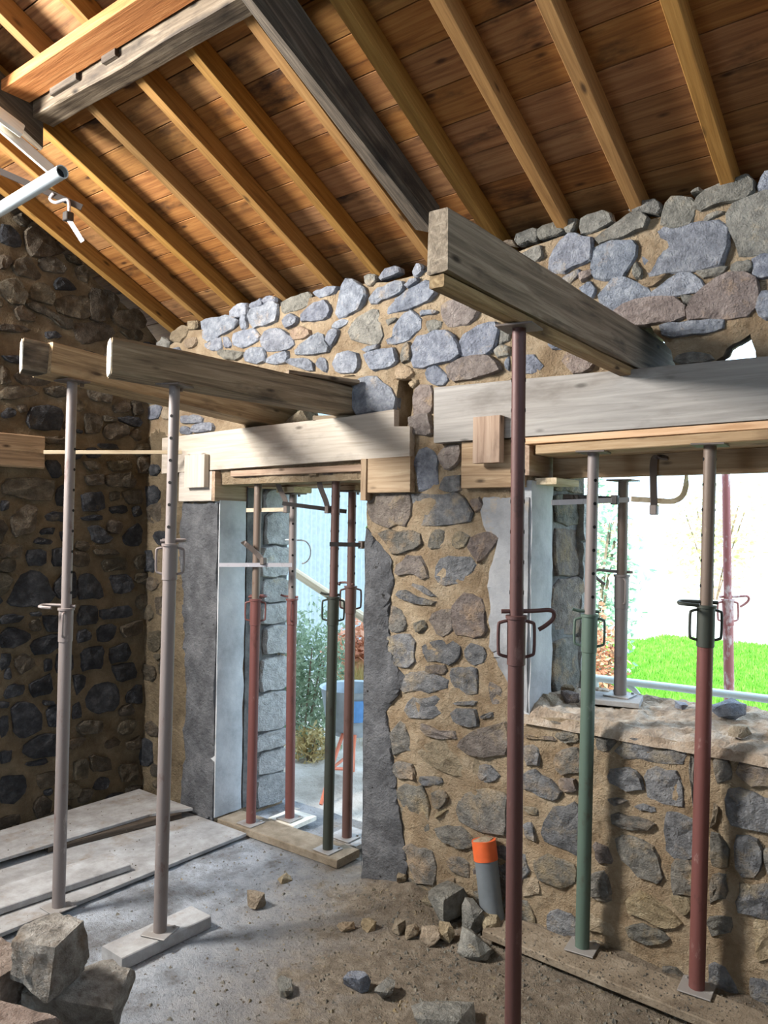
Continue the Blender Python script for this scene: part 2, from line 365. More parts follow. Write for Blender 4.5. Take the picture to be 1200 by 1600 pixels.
def chaikin(poly, c=.2):
    out = []
    for i in range(len(poly)):
        a = Vector(poly[i]); b = Vector(poly[(i+1) % len(poly)])
        out.append(a.lerp(b, c)); out.append(a.lerp(b, 1-c))
    return out
def resample(poly, n):
    P = [Vector(p) for p in poly]; L = [(P[(i+1) % len(P)]-P[i]).length for i in range(len(P))]; tot = sum(L); out = []
    i = 0; acc = 0
    for k in range(n):
        d = tot*k/n
        while acc+L[i] < d: acc += L[i]; i += 1
        out.append(P[i].lerp(P[(i+1) % len(P)], (d-acc)/max(L[i], 1e-9)))
    return out
SRNG = random.Random(11)
def stone_mesh(poly, proud, deep=.03, rough=1.0):
    """poly in metres about its own centre (u,v); returns MB in (u,v,n) axes, n outward"""
    R = SRNG
    size = (sum(Vector(p).length for p in poly)/len(poly))
    n = 9 if size < .045 else (11 if size < .09 else 14)
    P = resample(chaikin(poly, .10), n)
    P = [p+Vector((R.uniform(-1, 1), R.uniform(-1, 1)))*size*.045*rough for p in P]
    tx, ty = R.uniform(-.09, .09), R.uniform(-.09, .09)
    inset = min(.22, .006/max(size, .01))
    vs = []
    for p in P: vs.append((p.x, p.y, -deep))
    for p in P: vs.append((p.x, p.y, proud*.35+tx*p.x+ty*p.y+R.uniform(-.12, .12)*proud))
    for p in P:
        q = p*(1-inset*R.uniform(.7, 1.5)); vs.append((q.x, q.y, proud+tx*q.x+ty*q.y+R.uniform(-.25, .25)*proud))
    for p in P[::2]:
        q = p*R.uniform(.4, .6); vs.append((q.x, q.y, proud*1.15+tx*q.x+ty*q.y+R.uniform(-.6, .6)*min(.012, size*.12)*rough))
    m = len(P[::2]); c = len(vs); vs.append((0, 0, proud*1.2+R.uniform(-.3, .5)*min(.012, size*.1)))
    fs = []
    for i in range(n):
        j = (i+1) % n
        fs += [(i, j, n+j, n+i), (n+i, n+j, 2*n+j, 2*n+i)]
    for k in range(m):
        a = 2*n+2*k; b = 2*n+(2*k+1) % n; d = 2*n+(2*k+2) % n; e = 3*n+k; g = 3*n+(k+1) % m
        if 2*k+1 < n and 2*k+2 <= n:
            fs += [(a, b, e), (b, d, g), (b, g, e)]
        else:
            fs += [(a, d if k < m-1 else 2*n, g), (a, g, e)] if k == m-1 else []
        fs.append((e, g, c))
    mb = MB(); mb.add(vs, fs); return mb
def place_stone(poly, mat, to_world, parent, proud=None, name='stone', deep=.03, rough=1.0):
    """poly in wall coordinates; to_world maps (u,v,n) -> Matrix at centre"""
    c = sum((Vector(p) for p in poly), Vector((0, 0)))/len(poly)
    loc = [tuple(Vector(p)-c) for p in poly]
    a = sum(loc[i][0]*loc[(i+1) % len(loc)][1]-loc[(i+1) % len(loc)][0]*loc[i][1] for i in range(len(loc)))
    if a < 0: loc = loc[::-1]
    if proud is None: proud = SRNG.uniform(.008, .02)
    mb = stone_mesh(loc, proud, deep, rough)
    o = mb.build(name, mat)
    o.parent = parent; o.matrix_basis = Matrix.Translation(-Vector(parent.location)) @ to_world(c)
    return o
def U_back(c, y=0.0):   # main wall: u=x, v=z, outward = -y
    m = Matrix(((1, 0, 0), (0, 0, -1), (0, 1, 0))).to_4x4(); m.translation = (c[0], y, c[1]); return m
def U_left(c, x=0.0):   # left wall: u=y, v=z, outward = +x
    m = Matrix(((0, 0, 1), (1, 0, 0), (0, 1, 0))).to_4x4(); m.translation = (x, c[0], c[1]); return m

def rock(name, loc, dims, seed, mat, rot=0, parent=None, npts=18, sub=0, rough=.0, flat=0.0, box=.6):
    R = random.Random(seed); bm = bmesh.new()
    for i in range(npts):
        v = Vector((R.gauss(0, 1), R.gauss(0, 1), R.gauss(0, 1))).normalized()
        e = Vector((abs(v.x)**box*math.copysign(1, v.x), abs(v.y)**box*math.copysign(1, v.y), abs(v.z)**box*math.copysign(1, v.z)))
        e *= R.uniform(.78, 1.05)
        bm.verts.new((e.x*dims[0]/2, e.y*dims[1]/2, max(e.z, -1+flat)*dims[2]/2))
    bmesh.ops.convex_hull(bm, input=bm.verts)
    for v in [v for v in bm.verts if not v.link_faces]: bm.verts.remove(v)
    if sub:
        bmesh.ops.subdivide_edges(bm, edges=bm.edges[:], cuts=sub, use_grid_fill=True)
        bmesh.ops.triangulate(bm, faces=bm.faces[:])
        s = max(dims)
        for v in bm.verts:
            nv = fbm(v.co+Vector((seed*3.1, 0, 0)), 5/s, 6)
            v.co += v.co.normalized()*nv*rough*s
    zmin = min(v.co.z for v in bm.verts)
    for v in bm.verts: v.co.z -= zmin
    mb = MB(); mb.frombm(bm)
    o = mb.build(name, mat, parent); o.location = loc; o.rotation_euler[2] = rot
    return o

# ------------------------------------------------------------------ large structure
EAVE, SLOPE = 3.28, .465
OUT = [(-.05, -.1), (5.7, -.1), (5.7, 3.2), (4.2, 3.27), (3.9, 3.25), (3.5, 3.235), (3.1, 3.25), (2.85, 3.22), (2.6, 3.24), (2.35, 3.23), (2.1, 3.22), (1.95, 3.245), (1.6, 3.235), (1.35, 3.22), (1.1, 3.23), (.9, 3.20), (.6, 3.18), (.42, 3.20), (.2, 3.12), (-.05, 3.12)]
DOOR = [(.765, -.05), (1.985, -.05), (1.98, 1.0), (1.97, 2.16), (.765, 2.16), (.77, 1.0)]
WIN = [(2.955, 1.03), (3.15, 1.05), (3.5, 1.03), (3.9, 1.04), (4.75, 1.05), (4.75, 2.25), (2.955, 2.25), (2.945, 1.6)]
HOLE_R = [(3.36, 2.56), (3.355, 2.78), (3.46, 2.83), (3.56, 2.715), (3.60, 2.655), (3.625, 2.56)]
HOLE_W = [(3.755, 2.56), (3.785, 2.60), (3.82, 2.645), (3.86, 2.665), (3.902, 2.69), (3.918, 2.65), (3.925, 2.615), (3.94, 2.56)]
HOLE_L = [(1.0, 2.44), (.98, 2.66), (1.14, 2.70), (1.30, 2.70), (1.6, 2.735), (1.88, 2.745), (1.93, 2.69), (1.925, 2.6), (1.91, 2.44)]
SLOT = [(2.172, 2.44), (2.165, 2.56), (2.175, 2.69), (2.25, 2.695), (2.272, 2.66), (2.268, 2.53), (2.235, 2.43)]
wall_back = empty('wall_back', (0, 0, 0), kind='structure')
def lump(p, seed=0): return noise.fractal(Vector((p[0]*7, p[1]*7, seed)), .75, 2.1, 6)*.013
def ragged(lp, d, amp, seed):
    return [tuple(Vector(p)+Vector((noise.noise(Vector((p[0]*23, p[1]*23, seed))), noise.noise(Vector((p[0]*23, p[1]*23, seed+9)))))*amp) for p in dens(lp, d)]
holes = [dens(DOOR, .06), dens(WIN, .06), ragged(HOLE_R, .025, .012, 1), ragged(HOLE_W, .02, .014, 2), ragged(HOLE_L, .04, .014, 3), dens(SLOT, .05)]
outl = dens(OUT, .06)
v2, tri = sheet2d(outl, holes, .025, lambda p: p[0] < 4.2)
mb = MB()
mb.add([(x, -.004-lump((x, z)), z) for x, z in v2], [t for t in tri])
TH = .6
for k, lp in enumerate(holes):
    sh = {3: (-.12, .12), 2: (0, .06)}.get(k, (0, 0)); dep = .22 if k == 5 else TH
    o = len(mb.v); n = len(lp); rows = 6
    for j in range(rows+1):
        q = j/rows
        for (x, z) in lp:
            a = 0 if j == 0 else (.004 if k < 2 else .014)
            nn = noise.noise_vector(Vector((x*9, z*9, q*6+k*7)))*a
            yy = -.004-lump((x, z)) if j == 0 else q*dep
            mb.v.append((x+sh[0]*q+nn.x, yy, z+sh[1]*q+nn.z))
    for j in range(rows):
        for i in range(n):
            a, b = o+j*n+i, o+j*n+(i+1) % n
            mb.f.append((a, b, b+n, a+n))
    if k == 5: mb.f.append(tuple(o+rows*n+i for i in range(n)))
# outer face
bo = [(5.7, -.1), (5.7, 3.0), (-.3, 3.0), (-.3, -.1)]
bh = [[(p[0]+(-.12 if k == 3 else 0), p[1]+(.12 if k == 3 else .06 if k == 2 else 0)) for p in lp] for k, lp in enumerate(holes[:5])]
vb, tb = sheet2d(dens(bo, .3), bh, .3)
mb.add([(x, TH, z) for x, z in vb], [t[::-1] for t in tb])
mb.box((-.3, .05, 2.98), (5.7, TH, 3.08)); 
mbo = mb.build('masonry', 'mortar', wall_back)
mbo.data.materials.append(MT['mortar_left'])   # darker brown mortar left of the door
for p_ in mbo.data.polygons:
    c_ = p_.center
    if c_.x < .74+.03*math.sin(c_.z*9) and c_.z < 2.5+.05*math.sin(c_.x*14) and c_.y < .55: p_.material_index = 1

MAIN_STONES = """b 56,325 74,324 83,323 91,318 89,316 75,312 63,310 58,313
t 22,317 24,321 36,324 43,322 40,317 33,313
t 42,326 51,325 50,320 43,320
b 83,324 87,329 99,329 101,322 98,321 87,322
b 102,327 112,329 114,329 113,325 104,324
b 114,329 120,330 125,328 125,325 114,326
b 101,323 120,325 126,325 126,313 104,313
b 93,321 99,321 101,314 95,313
g 131,324 148,327 152,327 152,319 132,317
b 146,314 157,319 165,319 169,315 168,309 156,309 147,311
b 131,314 138,316 144,313 142,309 134,308
b 155,326 166,327 174,326 172,322 160,322
b 86,311 105,312 111,306 108,303 95,301 88,305
b 78,310 82,310 87,305 85,303 79,304
b 59,308 72,311 76,310 75,303 68,303 60,307
b 115,304 118,308 125,309 132,307 139,301 140,296 136,295 121,296 115,300
o 137,305 141,307 146,307 154,304 153,301 145,300 139,301
b 142,292 145,295 157,301 162,302 165,296 169,292 168,290 153,290 143,291
b 166,298 169,302 174,302 176,300 173,295 169,292
b 169,304 175,307 182,306 183,304 175,302
g 73,301 80,302 97,298 98,297 91,294 81,296
b 98,297 101,300 114,299 116,295 116,290 107,290 99,293
b 117,290 124,293 137,294 135,288 125,287
b 136,287 141,289 152,288 157,283 156,280 147,282
b 158,283 161,287 166,286 168,281 166,278
b 37,263 56,262 59,258 53,257 38,258
b 37,255 42,256 48,253 47,250 37,251
b 50,255 63,257 69,255 71,251 50,251
b 173,310 176,321 179,327 183,329 187,326 195,320 192,311 183,309 175,309
g 194,329 201,328 202,324 198,322 194,324
b 204,326 208,329 216,330 218,326 215,325 205,324
b 227,325 229,328 233,327 233,323 230,321 227,322
b 198,315 201,319 215,321 220,320 221,316 219,315 205,312 199,312
b 222,318 226,321 231,320 230,318 223,316
b 208,309 215,312 232,318 236,318 240,312 239,308 235,307 222,305 209,305
g 184,300 191,306 202,309 204,303 207,293 204,289 194,292 186,295
b 232,303 241,302 243,301 240,300 232,300
g 209,302 216,302 217,301 210,298
b 209,291 215,292 215,296 220,302 225,304 232,297 232,294 225,290 223,288 210,289
g 235,297 240,297 245,295 244,292 237,291
r 245,303 250,305 255,304 267,296 260,292 250,292 246,296
b 256,281 259,287 269,290 277,290 278,284 274,276 257,276
g 279,288 284,288 284,281 278,279
g 276,277 280,279 284,277 284,273 277,273
b 227,275 227,285 230,289 240,290 250,289 256,280 256,276 246,274 233,274
g 220,280 222,286 226,287 226,278 220,277
b 195,285 204,286 215,286 216,277 200,275
b 193,288 197,289 204,289 204,287 196,285
b 172,284 175,287 182,288 189,286 191,281 188,276 180,276 173,279
t 216,275 219,276 225,275 228,272 226,269 216,269
b 235,272 241,274 250,266 247,263 241,263 236,267
r 249,272 255,275 271,275 277,270 279,267 273,265 252,264
b 187,271 204,272 209,267 216,261 216,255 213,253 189,253
r 228,261 230,264 239,263 240,250 237,249 228,249
r 226,248 238,249 240,238 226,239
t 224,266 229,268 231,266 227,263
b 281,271 284,273 284,266 282,267
t 280,329 284,329 286,328 286,326 281,328
g 287,330 290,331 298,332 298,326 287,326
g 298,330 302,332 308,332 311,328 310,326 299,326
g 311,331 313,332 317,332 317,330 315,326 312,327
g 319,330 324,332 332,332 334,326 325,324 320,324
b 305,310 305,318 310,322 313,325 317,325 319,322 324,322 325,319 324,310 316,310 312,308
g 327,320 334,324 341,327 346,328 350,324 349,320 339,318 329,318
b 325,312 327,316 336,317 345,315 344,309 340,302 335,301 326,303
g 290,321 300,323 301,316 296,316
b 310,305 319,308 320,306 314,302
r 319,306 325,307 326,304 320,302
b 319,299 324,302 327,297 325,294
b 328,293 335,300 338,301 342,299 347,296 351,293 351,290 342,288 336,287
g 341,330 347,332 354,331 356,326 355,325 347,327
g 359,331 362,330 367,329 370,326 368,318 361,318 356,321
g 370,325 372,329 382,331 389,332 391,329 392,325 390,323 380,323 373,322
g 368,331 371,332 373,330 368,330
b 393,326 397,332 402,331 402,323 393,325
g 373,319 375,320 380,320 382,319 374,317
b 347,314 356,316 358,318 370,317 378,316 382,313 381,303 379,299 370,298 356,300 352,299 349,306
g 382,320 397,323 402,321 403,300 393,300 387,300 385,309 383,312
g 344,306 345,306 348,302 348,299 346,298 344,301
g 370,298 381,298 382,297 380,294 373,294
g 384,298 391,298 392,294 390,293 384,294
b 392,299 403,300 403,290 395,290 392,291
t 346,297 358,298 359,298 353,294 350,294
b 350,291 359,296 366,299 373,292 373,289 367,289 354,289
r 368,283 372,289 378,292 384,293 390,292 393,289 393,282 391,276 385,276 367,278
r 338,288 347,289 360,288 365,284 366,280 362,278 347,279 335,283
g 364,289 370,287 367,284 365,285
b 357,277 380,276 381,273 378,271 365,271 360,271 358,273
g 361,263 370,264 377,261 376,259 363,260
b 393,277 395,284 398,284 403,280 402,273 396,274
b 230,225 234,230 239,229 243,224 242,218 244,214 236,210 232,211
r 244,228 250,232 258,231 257,224 249,219 245,224
b 245,211 247,215 257,217 257,209 247,209
r 199,204 207,208 224,207 226,198 224,192 203,192 199,199
b 230,207 244,207 257,206 262,199 262,195 259,193 237,192 230,194
g 207,186 211,188 229,188 232,186 232,182 227,179 217,177 214,181
g 239,180 239,185 243,190 247,188 248,183 246,180
g 253,181 253,186 256,189 262,186 261,182 257,180
r 263,182 265,186 272,188 280,188 276,182 269,174 265,178
r 218,165 219,170 226,175 234,174 238,165 234,164 227,167
b 243,166 245,173 252,175 265,175 265,171 258,164 250,162 244,163
b 219,156 224,157 234,154 242,153 241,151 229,151 222,153
b 228,161 236,160 243,156 241,155 234,158
g 214,148 220,147 225,141 223,137 216,135 213,138
r 240,144 243,147 253,149 253,138 248,136 244,137
r 254,149 259,156 267,157 271,152 272,140 266,138 256,138
g 230,140 235,143 238,140 235,136 231,137
b 211,132 227,133 230,130 230,122 225,118 213,118
b 236,129 239,132 254,134 258,132 257,126 251,123 238,123
b 260,131 265,133 272,131 271,125 264,123 261,127
r 263,204 269,205 271,201 266,198
r 237,118 240,120 249,121 249,117 239,116
b 221,109 227,115 239,116 250,113 249,110 239,107 224,105
b 252,119 267,122 268,112 267,109 256,108 254,114
b 226,98 232,102 245,105 250,102 249,98 240,94 228,93
b 254,103 267,106 267,104 263,103 255,103
b 254,98 257,100 266,102 268,97 268,94 259,93 255,95
b 270,99 276,102 277,100 271,98
r 235,89 238,90 245,88 253,89 256,86 249,85 238,85
r 258,84 264,89 282,97 283,96 284,84 273,81 263,81 259,83
t 236,74 239,80 251,85 260,83 268,77 268,70 255,69 244,71
g 216,82 223,89 227,83 229,76 218,72
g 218,67 229,68 231,61 220,60
b 234,62 239,64 248,64 247,61 236,59
b 269,68 270,74 274,76 280,73 279,70 273,68
g 220,52 226,55 236,57 239,52 240,37 229,35 223,41
g 242,56 248,58 252,55 246,49 243,51
g 257,51 259,56 266,62 278,64 284,63 284,47 274,45 259,47
r 274,116 279,115 282,114 282,107 276,106
g 246,39 259,43 267,38 265,35 256,33 247,36
g 227,26 230,26 244,26 245,18 243,11 234,10 230,18
g 253,27 262,28 265,25 264,20 256,20 253,23
g 218,20 224,23 225,12 218,11
g 222,7 229,9 246,7 245,5 236,6 224,5
t 248,13 256,17 259,7 255,5 251,8
g 261,11 269,16 273,13 274,8 266,6
t 244,45 250,50 251,49 246,44
b 293,88 298,90 301,88 301,82 295,81
g 297,102 307,103 319,102 313,100 303,100
g 309,97 319,100 321,99 321,96 314,94
r 294,94 308,96 309,94 297,93
g 309,87 314,91 321,92 321,83 314,80 310,82
b 293,75 300,78 309,74 312,71 310,68 302,68 294,70
r 311,77 319,79 320,74 313,72
g 293,61 301,62 301,59 296,58
b 294,53 298,54 300,47 295,47
b 303,51 305,58 310,63 319,67 321,65 321,47 313,47 305,48
g 301,38 306,41 319,41 319,33 312,30 302,31
g 328,100 335,101 337,98 334,94 329,94
b 339,95 343,100 355,102 365,101 365,94 357,93 341,93
b 334,85 340,88 348,87 349,81 344,79 335,81
b 351,87 355,90 364,90 365,84 366,78 357,77 352,79
g 336,67 340,68 354,68 352,65 343,63 336,64
b 346,73 350,75 356,74 354,72 348,72
b 334,73 340,75 343,74 337,71
g 338,56 344,59 354,57 358,46 355,44 348,45 341,50
b 359,69 361,73 370,73 371,59 364,56 360,59
g 362,52 364,55 371,55 371,43 362,41
g 327,39 333,41 336,32 327,30
t 294,27 301,30 303,24 294,20
r 328,53 334,52 337,47 330,45
g 368,98 371,98 371,78 370,81
r 387,96 390,102 398,104 403,104 403,94 391,92
b 383,86 389,89 398,87 403,88 403,78 394,75 385,76
b 386,69 394,71 396,68 395,58 390,55 387,59
g 378,100 383,101 385,93 379,90
g 377,68 380,69 384,63 383,58 377,57
g 377,52 382,55 383,46 377,42
b 389,52 398,54 403,55 403,43 398,42 388,42
g 397,68 403,70 403,59 398,59
t 378,81 380,80 379,74 377,72
g 327,38 331,39 336,32 334,29 327,30
t 345,34 350,37 359,35 365,31 365,28 355,27 344,29
g 344,21 350,24 360,23 359,20 352,17 344,18
t 327,22 333,24 338,19 337,16 326,15
g 327,10 335,10 337,8 337,6 327,4
g 376,35 384,38 385,33 377,29
b 377,17 382,18 387,10 387,6 377,5
g 358,9 363,11 370,8 368,5 359,6
t 361,39 364,41 369,40 369,36 366,33
b 392,16 398,18 403,18 403,9 393,7
t 393,39 398,42 403,42 403,30 395,25"""
LEFT_STONES = """b -107,367 -102,368 -96,364 -94,358 -100,356 -107,357
g -93,366 -88,372 -81,370 -66,363 -77,357 -89,354
g -101,373 -95,378 -89,374 -93,370
g -84,350 -80,356 -72,357 -65,351 -69,348 -81,347
r -100,344 -98,348 -89,352 -81,343 -83,340 -97,340
r -107,349 -101,350 -100,347 -103,342 -107,341
b -73,342 -69,346 -64,345 -58,341 -66,338 -72,337
g -88,334 -85,338 -77,339 -73,334 -74,327 -84,327 -88,328
t -107,333 -97,337 -91,329 -92,323 -100,321 -106,326
r -72,330 -64,335 -49,338 -48,324 -60,322 -71,324
r -48,340 -46,344 -32,345 -27,341 -31,331 -39,324 -48,325
g -59,354 -52,358 -49,352 -50,347 -57,348
g -66,361 -61,362 -53,358 -63,357
g -91,323 -85,326 -73,322 -61,320 -61,314 -67,314 -77,319 -89,321
g -98,319 -94,322 -84,317 -85,314 -95,313
r -32,329 -28,333 -13,338 -5,333 -6,327 -19,323 -30,325
g -25,321 -11,325 -7,323 -8,317 -19,317
g -106,308 -91,310 -87,308 -96,305 -106,304
b -78,309 -71,311 -67,308 -77,305
g -59,318 -38,323 -29,320 -31,315 -54,306
b -106,290 -102,289 -96,291 -89,290 -89,287 -100,286
g -97,278 -91,283 -76,282 -74,277 -80,275 -93,274
g -105,283 -101,282 -99,274 -105,273
t -105,268 -99,272 -90,274 -81,270 -95,265 -105,264
b -105,254 -100,259 -95,258 -96,254 -103,252
g -95,261 -89,262 -88,258 -93,257
b -88,249 -87,260 -79,263 -66,262 -66,249 -83,248
r -65,250 -64,255 -58,257 -58,250
r -50,262 -38,261 -38,251 -49,249
r -37,253 -30,258 -18,257 -18,251 -29,246 -35,248
g -37,262 -27,262 -26,259 -36,258
b -25,262 -14,264 -7,262 -8,258 -11,257 -25,260
t -16,251 -12,256 -7,255 -7,248 -12,248
t -30,269 -20,274 -16,270 -19,266 -28,265
t -78,274 -67,277 -60,273 -69,269 -77,271
g -49,278 -32,278 -31,271 -46,271
t -16,275 -7,274 -6,267 -14,265
g -102,215 -86,217 -72,217 -72,205 -86,204 -102,208
b -69,208 -66,214 -59,214 -59,201 -68,202
b -51,209 -36,211 -35,199 -50,198
g -31,211 -24,212 -23,207 -30,205
r -21,212 -6,214 -4,205 -16,204
b -31,201 -18,203 -16,198 -29,197
b -13,201 -8,203 -5,197 -11,195
b -76,195 -71,197 -59,196 -60,191 -75,192
b -51,194 -40,196 -36,195 -38,192 -50,192
b -103,203 -99,203 -99,198 -103,197
g -97,192 -89,200 -81,200 -83,185 -95,182
g -51,231 -41,231 -37,227 -45,224
g -34,232 -14,233 -14,228 -29,225
b -77,229 -67,229 -66,219 -72,219
g -49,221 -36,223 -36,216 -47,215
r -34,223 -14,225 -12,216 -32,215
r -78,244 -59,245 -59,242 -76,239
b -41,243 -27,244 -24,241 -39,240
b -79,185 -75,187 -69,187 -70,183 -78,183
b -83,179 -79,181 -70,179 -71,177 -81,177
b -66,184 -60,186 -60,178 -64,179
b -46,188 -40,189 -29,181 -29,179 -37,177 -42,178 -44,184
b -20,180 -16,186 -8,190 -5,187 -5,177 -8,175 -18,176
b -87,173 -75,173 -75,164 -86,164
b -70,174 -60,174 -61,163 -70,163
g -103,176 -90,177 -90,169 -103,169
b -98,141 -92,155 -87,160 -79,159 -74,154 -69,143 -77,139 -90,140
b -69,150 -62,159 -54,158 -54,142 -66,143
b -52,156 -43,157 -37,151 -34,141 -52,142
r -35,166 -18,167 -16,159 -34,159
g -42,173 -26,173 -23,170 -39,169
b -30,155 -16,156 -11,149 -13,145 -24,143 -28,151
b -102,134 -94,135 -87,133 -91,130 -102,130
b -84,135 -77,135 -77,132 -83,133
r -84,129 -78,131 -76,123 -83,124
b -76,132 -64,132 -64,122 -73,123
b -51,136 -39,136 -38,125 -51,125
b -36,133 -13,134 -12,127 -34,127
b -102,123 -96,127 -85,123 -84,119 -93,115 -101,116
b -83,116 -77,119 -64,120 -63,114 -71,109 -80,109
b -52,120 -45,121 -42,117 -44,114 -52,113
b -38,119 -34,123 -25,122 -25,115 -30,111 -37,113
r -21,120 -10,123 -4,124 -4,115 -16,113 -20,117
g -93,107 -88,111 -81,106 -80,102 -90,98
b -101,112 -95,111 -96,104 -101,102
b -74,105 -69,105 -69,98 -74,98
b -66,107 -55,107 -55,95 -66,96
b -49,108 -34,109 -34,95 -48,95
b -28,107 -16,109 -12,104 -15,97 -27,97
b -26,95 -10,95 -7,85 -21,84 -24,89
b -99,88 -95,93 -86,91 -87,86 -98,85
b -84,91 -70,96 -68,84 -81,83
b -98,103 -95,103 -95,96 -99,97
b -54,93 -46,91 -47,84 -52,80
b -44,79 -37,84 -26,84 -20,76 -23,66 -37,66 -44,72
b -15,74 -4,80 -2,66 -15,69
b -94,79 -88,81 -80,78 -75,70 -75,62 -87,59 -92,65
b -75,80 -67,78 -68,76 -74,77
b -72,74 -64,76 -64,62 -70,63
b -101,74 -96,74 -96,64 -100,62
b -101,84 -95,82 -96,79 -101,80
b -85,54 -75,59 -64,56 -64,44 -80,46 -86,51
b -100,54 -93,53 -94,47 -100,47
b -100,38 -85,36 -84,27 -90,21 -99,24
g -78,34 -66,35 -65,25 -75,26
b -85,44 -71,43 -71,40 -83,41
r -51,60 -44,62 -32,59 -34,52 -48,54
r -41,39 -26,33 -25,25 -40,28
b -54,73 -49,75 -48,65 -54,65
g -79,16 -74,21 -67,16 -68,9 -76,8
g -15,41 -3,44 -3,34 -13,37
r -52,37 -43,37 -43,25 -52,26
r -19,27 -5,25 -5,14 -17,16"""
def parse(s):
    out = []
    for l in s.strip().split('\n'):
        t = l.split(); out.append((t[0], [tuple(float(q)/100 for q in p.split(',')) for p in t[1:]]))
    return out
class Occ:
    def __init__(s, x0, z0, x1, z1, c=.01):
        s.x0, s.z0, s.c = x0, z0, c; s.g = np.zeros((int((x1-x0)/c)+1, int((z1-z0)/c)+1), bool)
    def cells(s, poly, grow=0):
        xs = [p[0] for p in poly]; zs = [p[1] for p in poly]
        i0 = max(0, int((min(xs)-grow-s.x0)/s.c)); i1 = min(s.g.shape[0]-1, int((max(xs)+grow-s.x0)/s.c)+1)
        j0 = max(0, int((min(zs)-grow-s.z0)/s.c)); j1 = min(s.g.shape[1]-1, int((max(zs)+grow-s.z0)/s.c)+1)
        cx = sum(xs)/len(xs); cz = sum(zs)/len(zs)
        r = sum(math.hypot(p[0]-cx, p[1]-cz) for p in poly)/len(poly); k = 1+grow/max(r, .01)
        P = [((p[0]-cx)*k+cx, (p[1]-cz)*k+cz) for p in poly]
        return [(i, j) for i in range(i0, i1+1) for j in range(j0, j1+1) if inside((s.x0+(i+.5)*s.c, s.z0+(j+.5)*s.c), P)]
    def mark(s, poly, grow=0):
        for i, j in s.cells(poly, grow): s.g[i, j] = True
    def free(s, poly, grow=0):
        c = s.cells(poly, grow); return bool(c) and not any(s.g[i, j] for i, j in c)
def blob(cx, cz, w, h, ang, R):
    n = R.choice((5, 6, 6, 7)); out = []
    for k in range(n):
        a = 2*math.pi*(k+R.uniform(-.22, .22))/n
        x = math.copysign(abs(math.cos(a))**.65, math.cos(a))*w/2*R.uniform(.85, 1.1); z = math.copysign(abs(math.sin(a))**.65, math.sin(a))*h/2*R.uniform(.85, 1.1)
        out.append((cx+x*math.cos(ang)-z*math.sin(ang), cz+x*math.sin(ang)+z*math.cos(ang)))
    return out
def shrink(poly, k):
    c = sum((Vector(p) for p in poly), Vector((0, 0)))/len(poly); return [tuple(c+(Vector(p)-c)*k) for p in poly]
occ = Occ(-.05, -.1, 5.7, 3.4)
for lp in (DOOR, WIN, HOLE_R, HOLE_W, HOLE_L, SLOT): occ.mark(lp, .02)
BLOCK = [[(.2, 2.26), (2.3, 2.26), (2.3, 2.42), (2.15, 2.42), (2.15, 2.52), (.2, 2.5)], [(.4, 2.05), (.75, 2.05), (.75, 2.26), (.4, 2.26)], [(1.96, 2.08), (2.3, 2.08), (2.3, 2.28), (1.96, 2.28)],
         [(2.44, 2.30), (5.6, 2.30), (5.6, 2.60), (2.44, 2.60)], [(2.59, 2.09), (2.97, 2.09), (2.97, 2.31), (2.59, 2.31)],
         [(.34, .0), (.34, .5), (.36, 2.03), (.77, 2.03), (.77, 0)], [(1.97, 0.05), (2.2, .05), (2.13, .9), (2.2, 1.8), (1.97, 1.9)], [(2.72, 2.05), (2.95, 2.05), (2.95, 1.06), (2.84, 1.2), (2.77, 1.4), (2.75, 1.9)]]
for lp in BLOCK: occ.mark(lp)
MS = parse(MAIN_STONES)
for c, poly in MS: occ.mark(poly, .010)
main_n = 0
stones_main = []
for c, poly in MS:
    if max(p[1] for p in poly) > 3.42: continue
    zc = sum(p[1] for p in poly)/len(poly); xc = sum(p[0] for p in poly)/len(poly)
    stones_main.append((c, poly, None))
R = random.Random(21)
def fill(occ, store, tries, xr, zr, wr, hr, gap, cap, ok=lambda x, z: True, types='bgrgbt'):
    k = 0
    for _ in range(tries):
        if k >= cap: break
        w = R.uniform(*wr); h = w*R.uniform(*hr); x = R.uniform(*xr); z = R.uniform(*zr)
        if not ok(x, z): continue
        p = blob(x, z, w, h, R.uniform(-.15, .15), R)
        if occ.free(p, gap):
            occ.mark(p); store.append((R.choice(types), p, None)); k += 1
    return k
vis = lambda x, z: z < 3.2
fill(occ, stones_main, 900, (4.05, 5.6), (.05, 3.15), (.2, .4), (.5, .8), .012, 40, vis)
fill(occ, stones_main, 1500, (4.05, 5.6), (.05, 3.15), (.1, .2), (.5, .9), .012, 30, vis)
fill(occ, stones_main, 2500, (.02, 4.05), (.05, 3.15), (.12, .22), (.5, .9), .010, 40, vis)
fill(occ, stones_main, 3000, (.02, 4.05), (.05, 3.15), (.06, .12), (.5, .9), .014, 30, vis)
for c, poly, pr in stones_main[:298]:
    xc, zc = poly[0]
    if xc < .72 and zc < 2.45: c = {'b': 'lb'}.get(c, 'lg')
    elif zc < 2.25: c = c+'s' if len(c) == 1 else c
    place_stone(shrink(poly, 1.14 if zc > 2.25 else 1.19), c, U_back, wall_back, SRNG.uniform(.014, .030) if zc > 2.25 else SRNG.uniform(.009, .022), rough=1.0 if zc > 2.25 else 1.5)

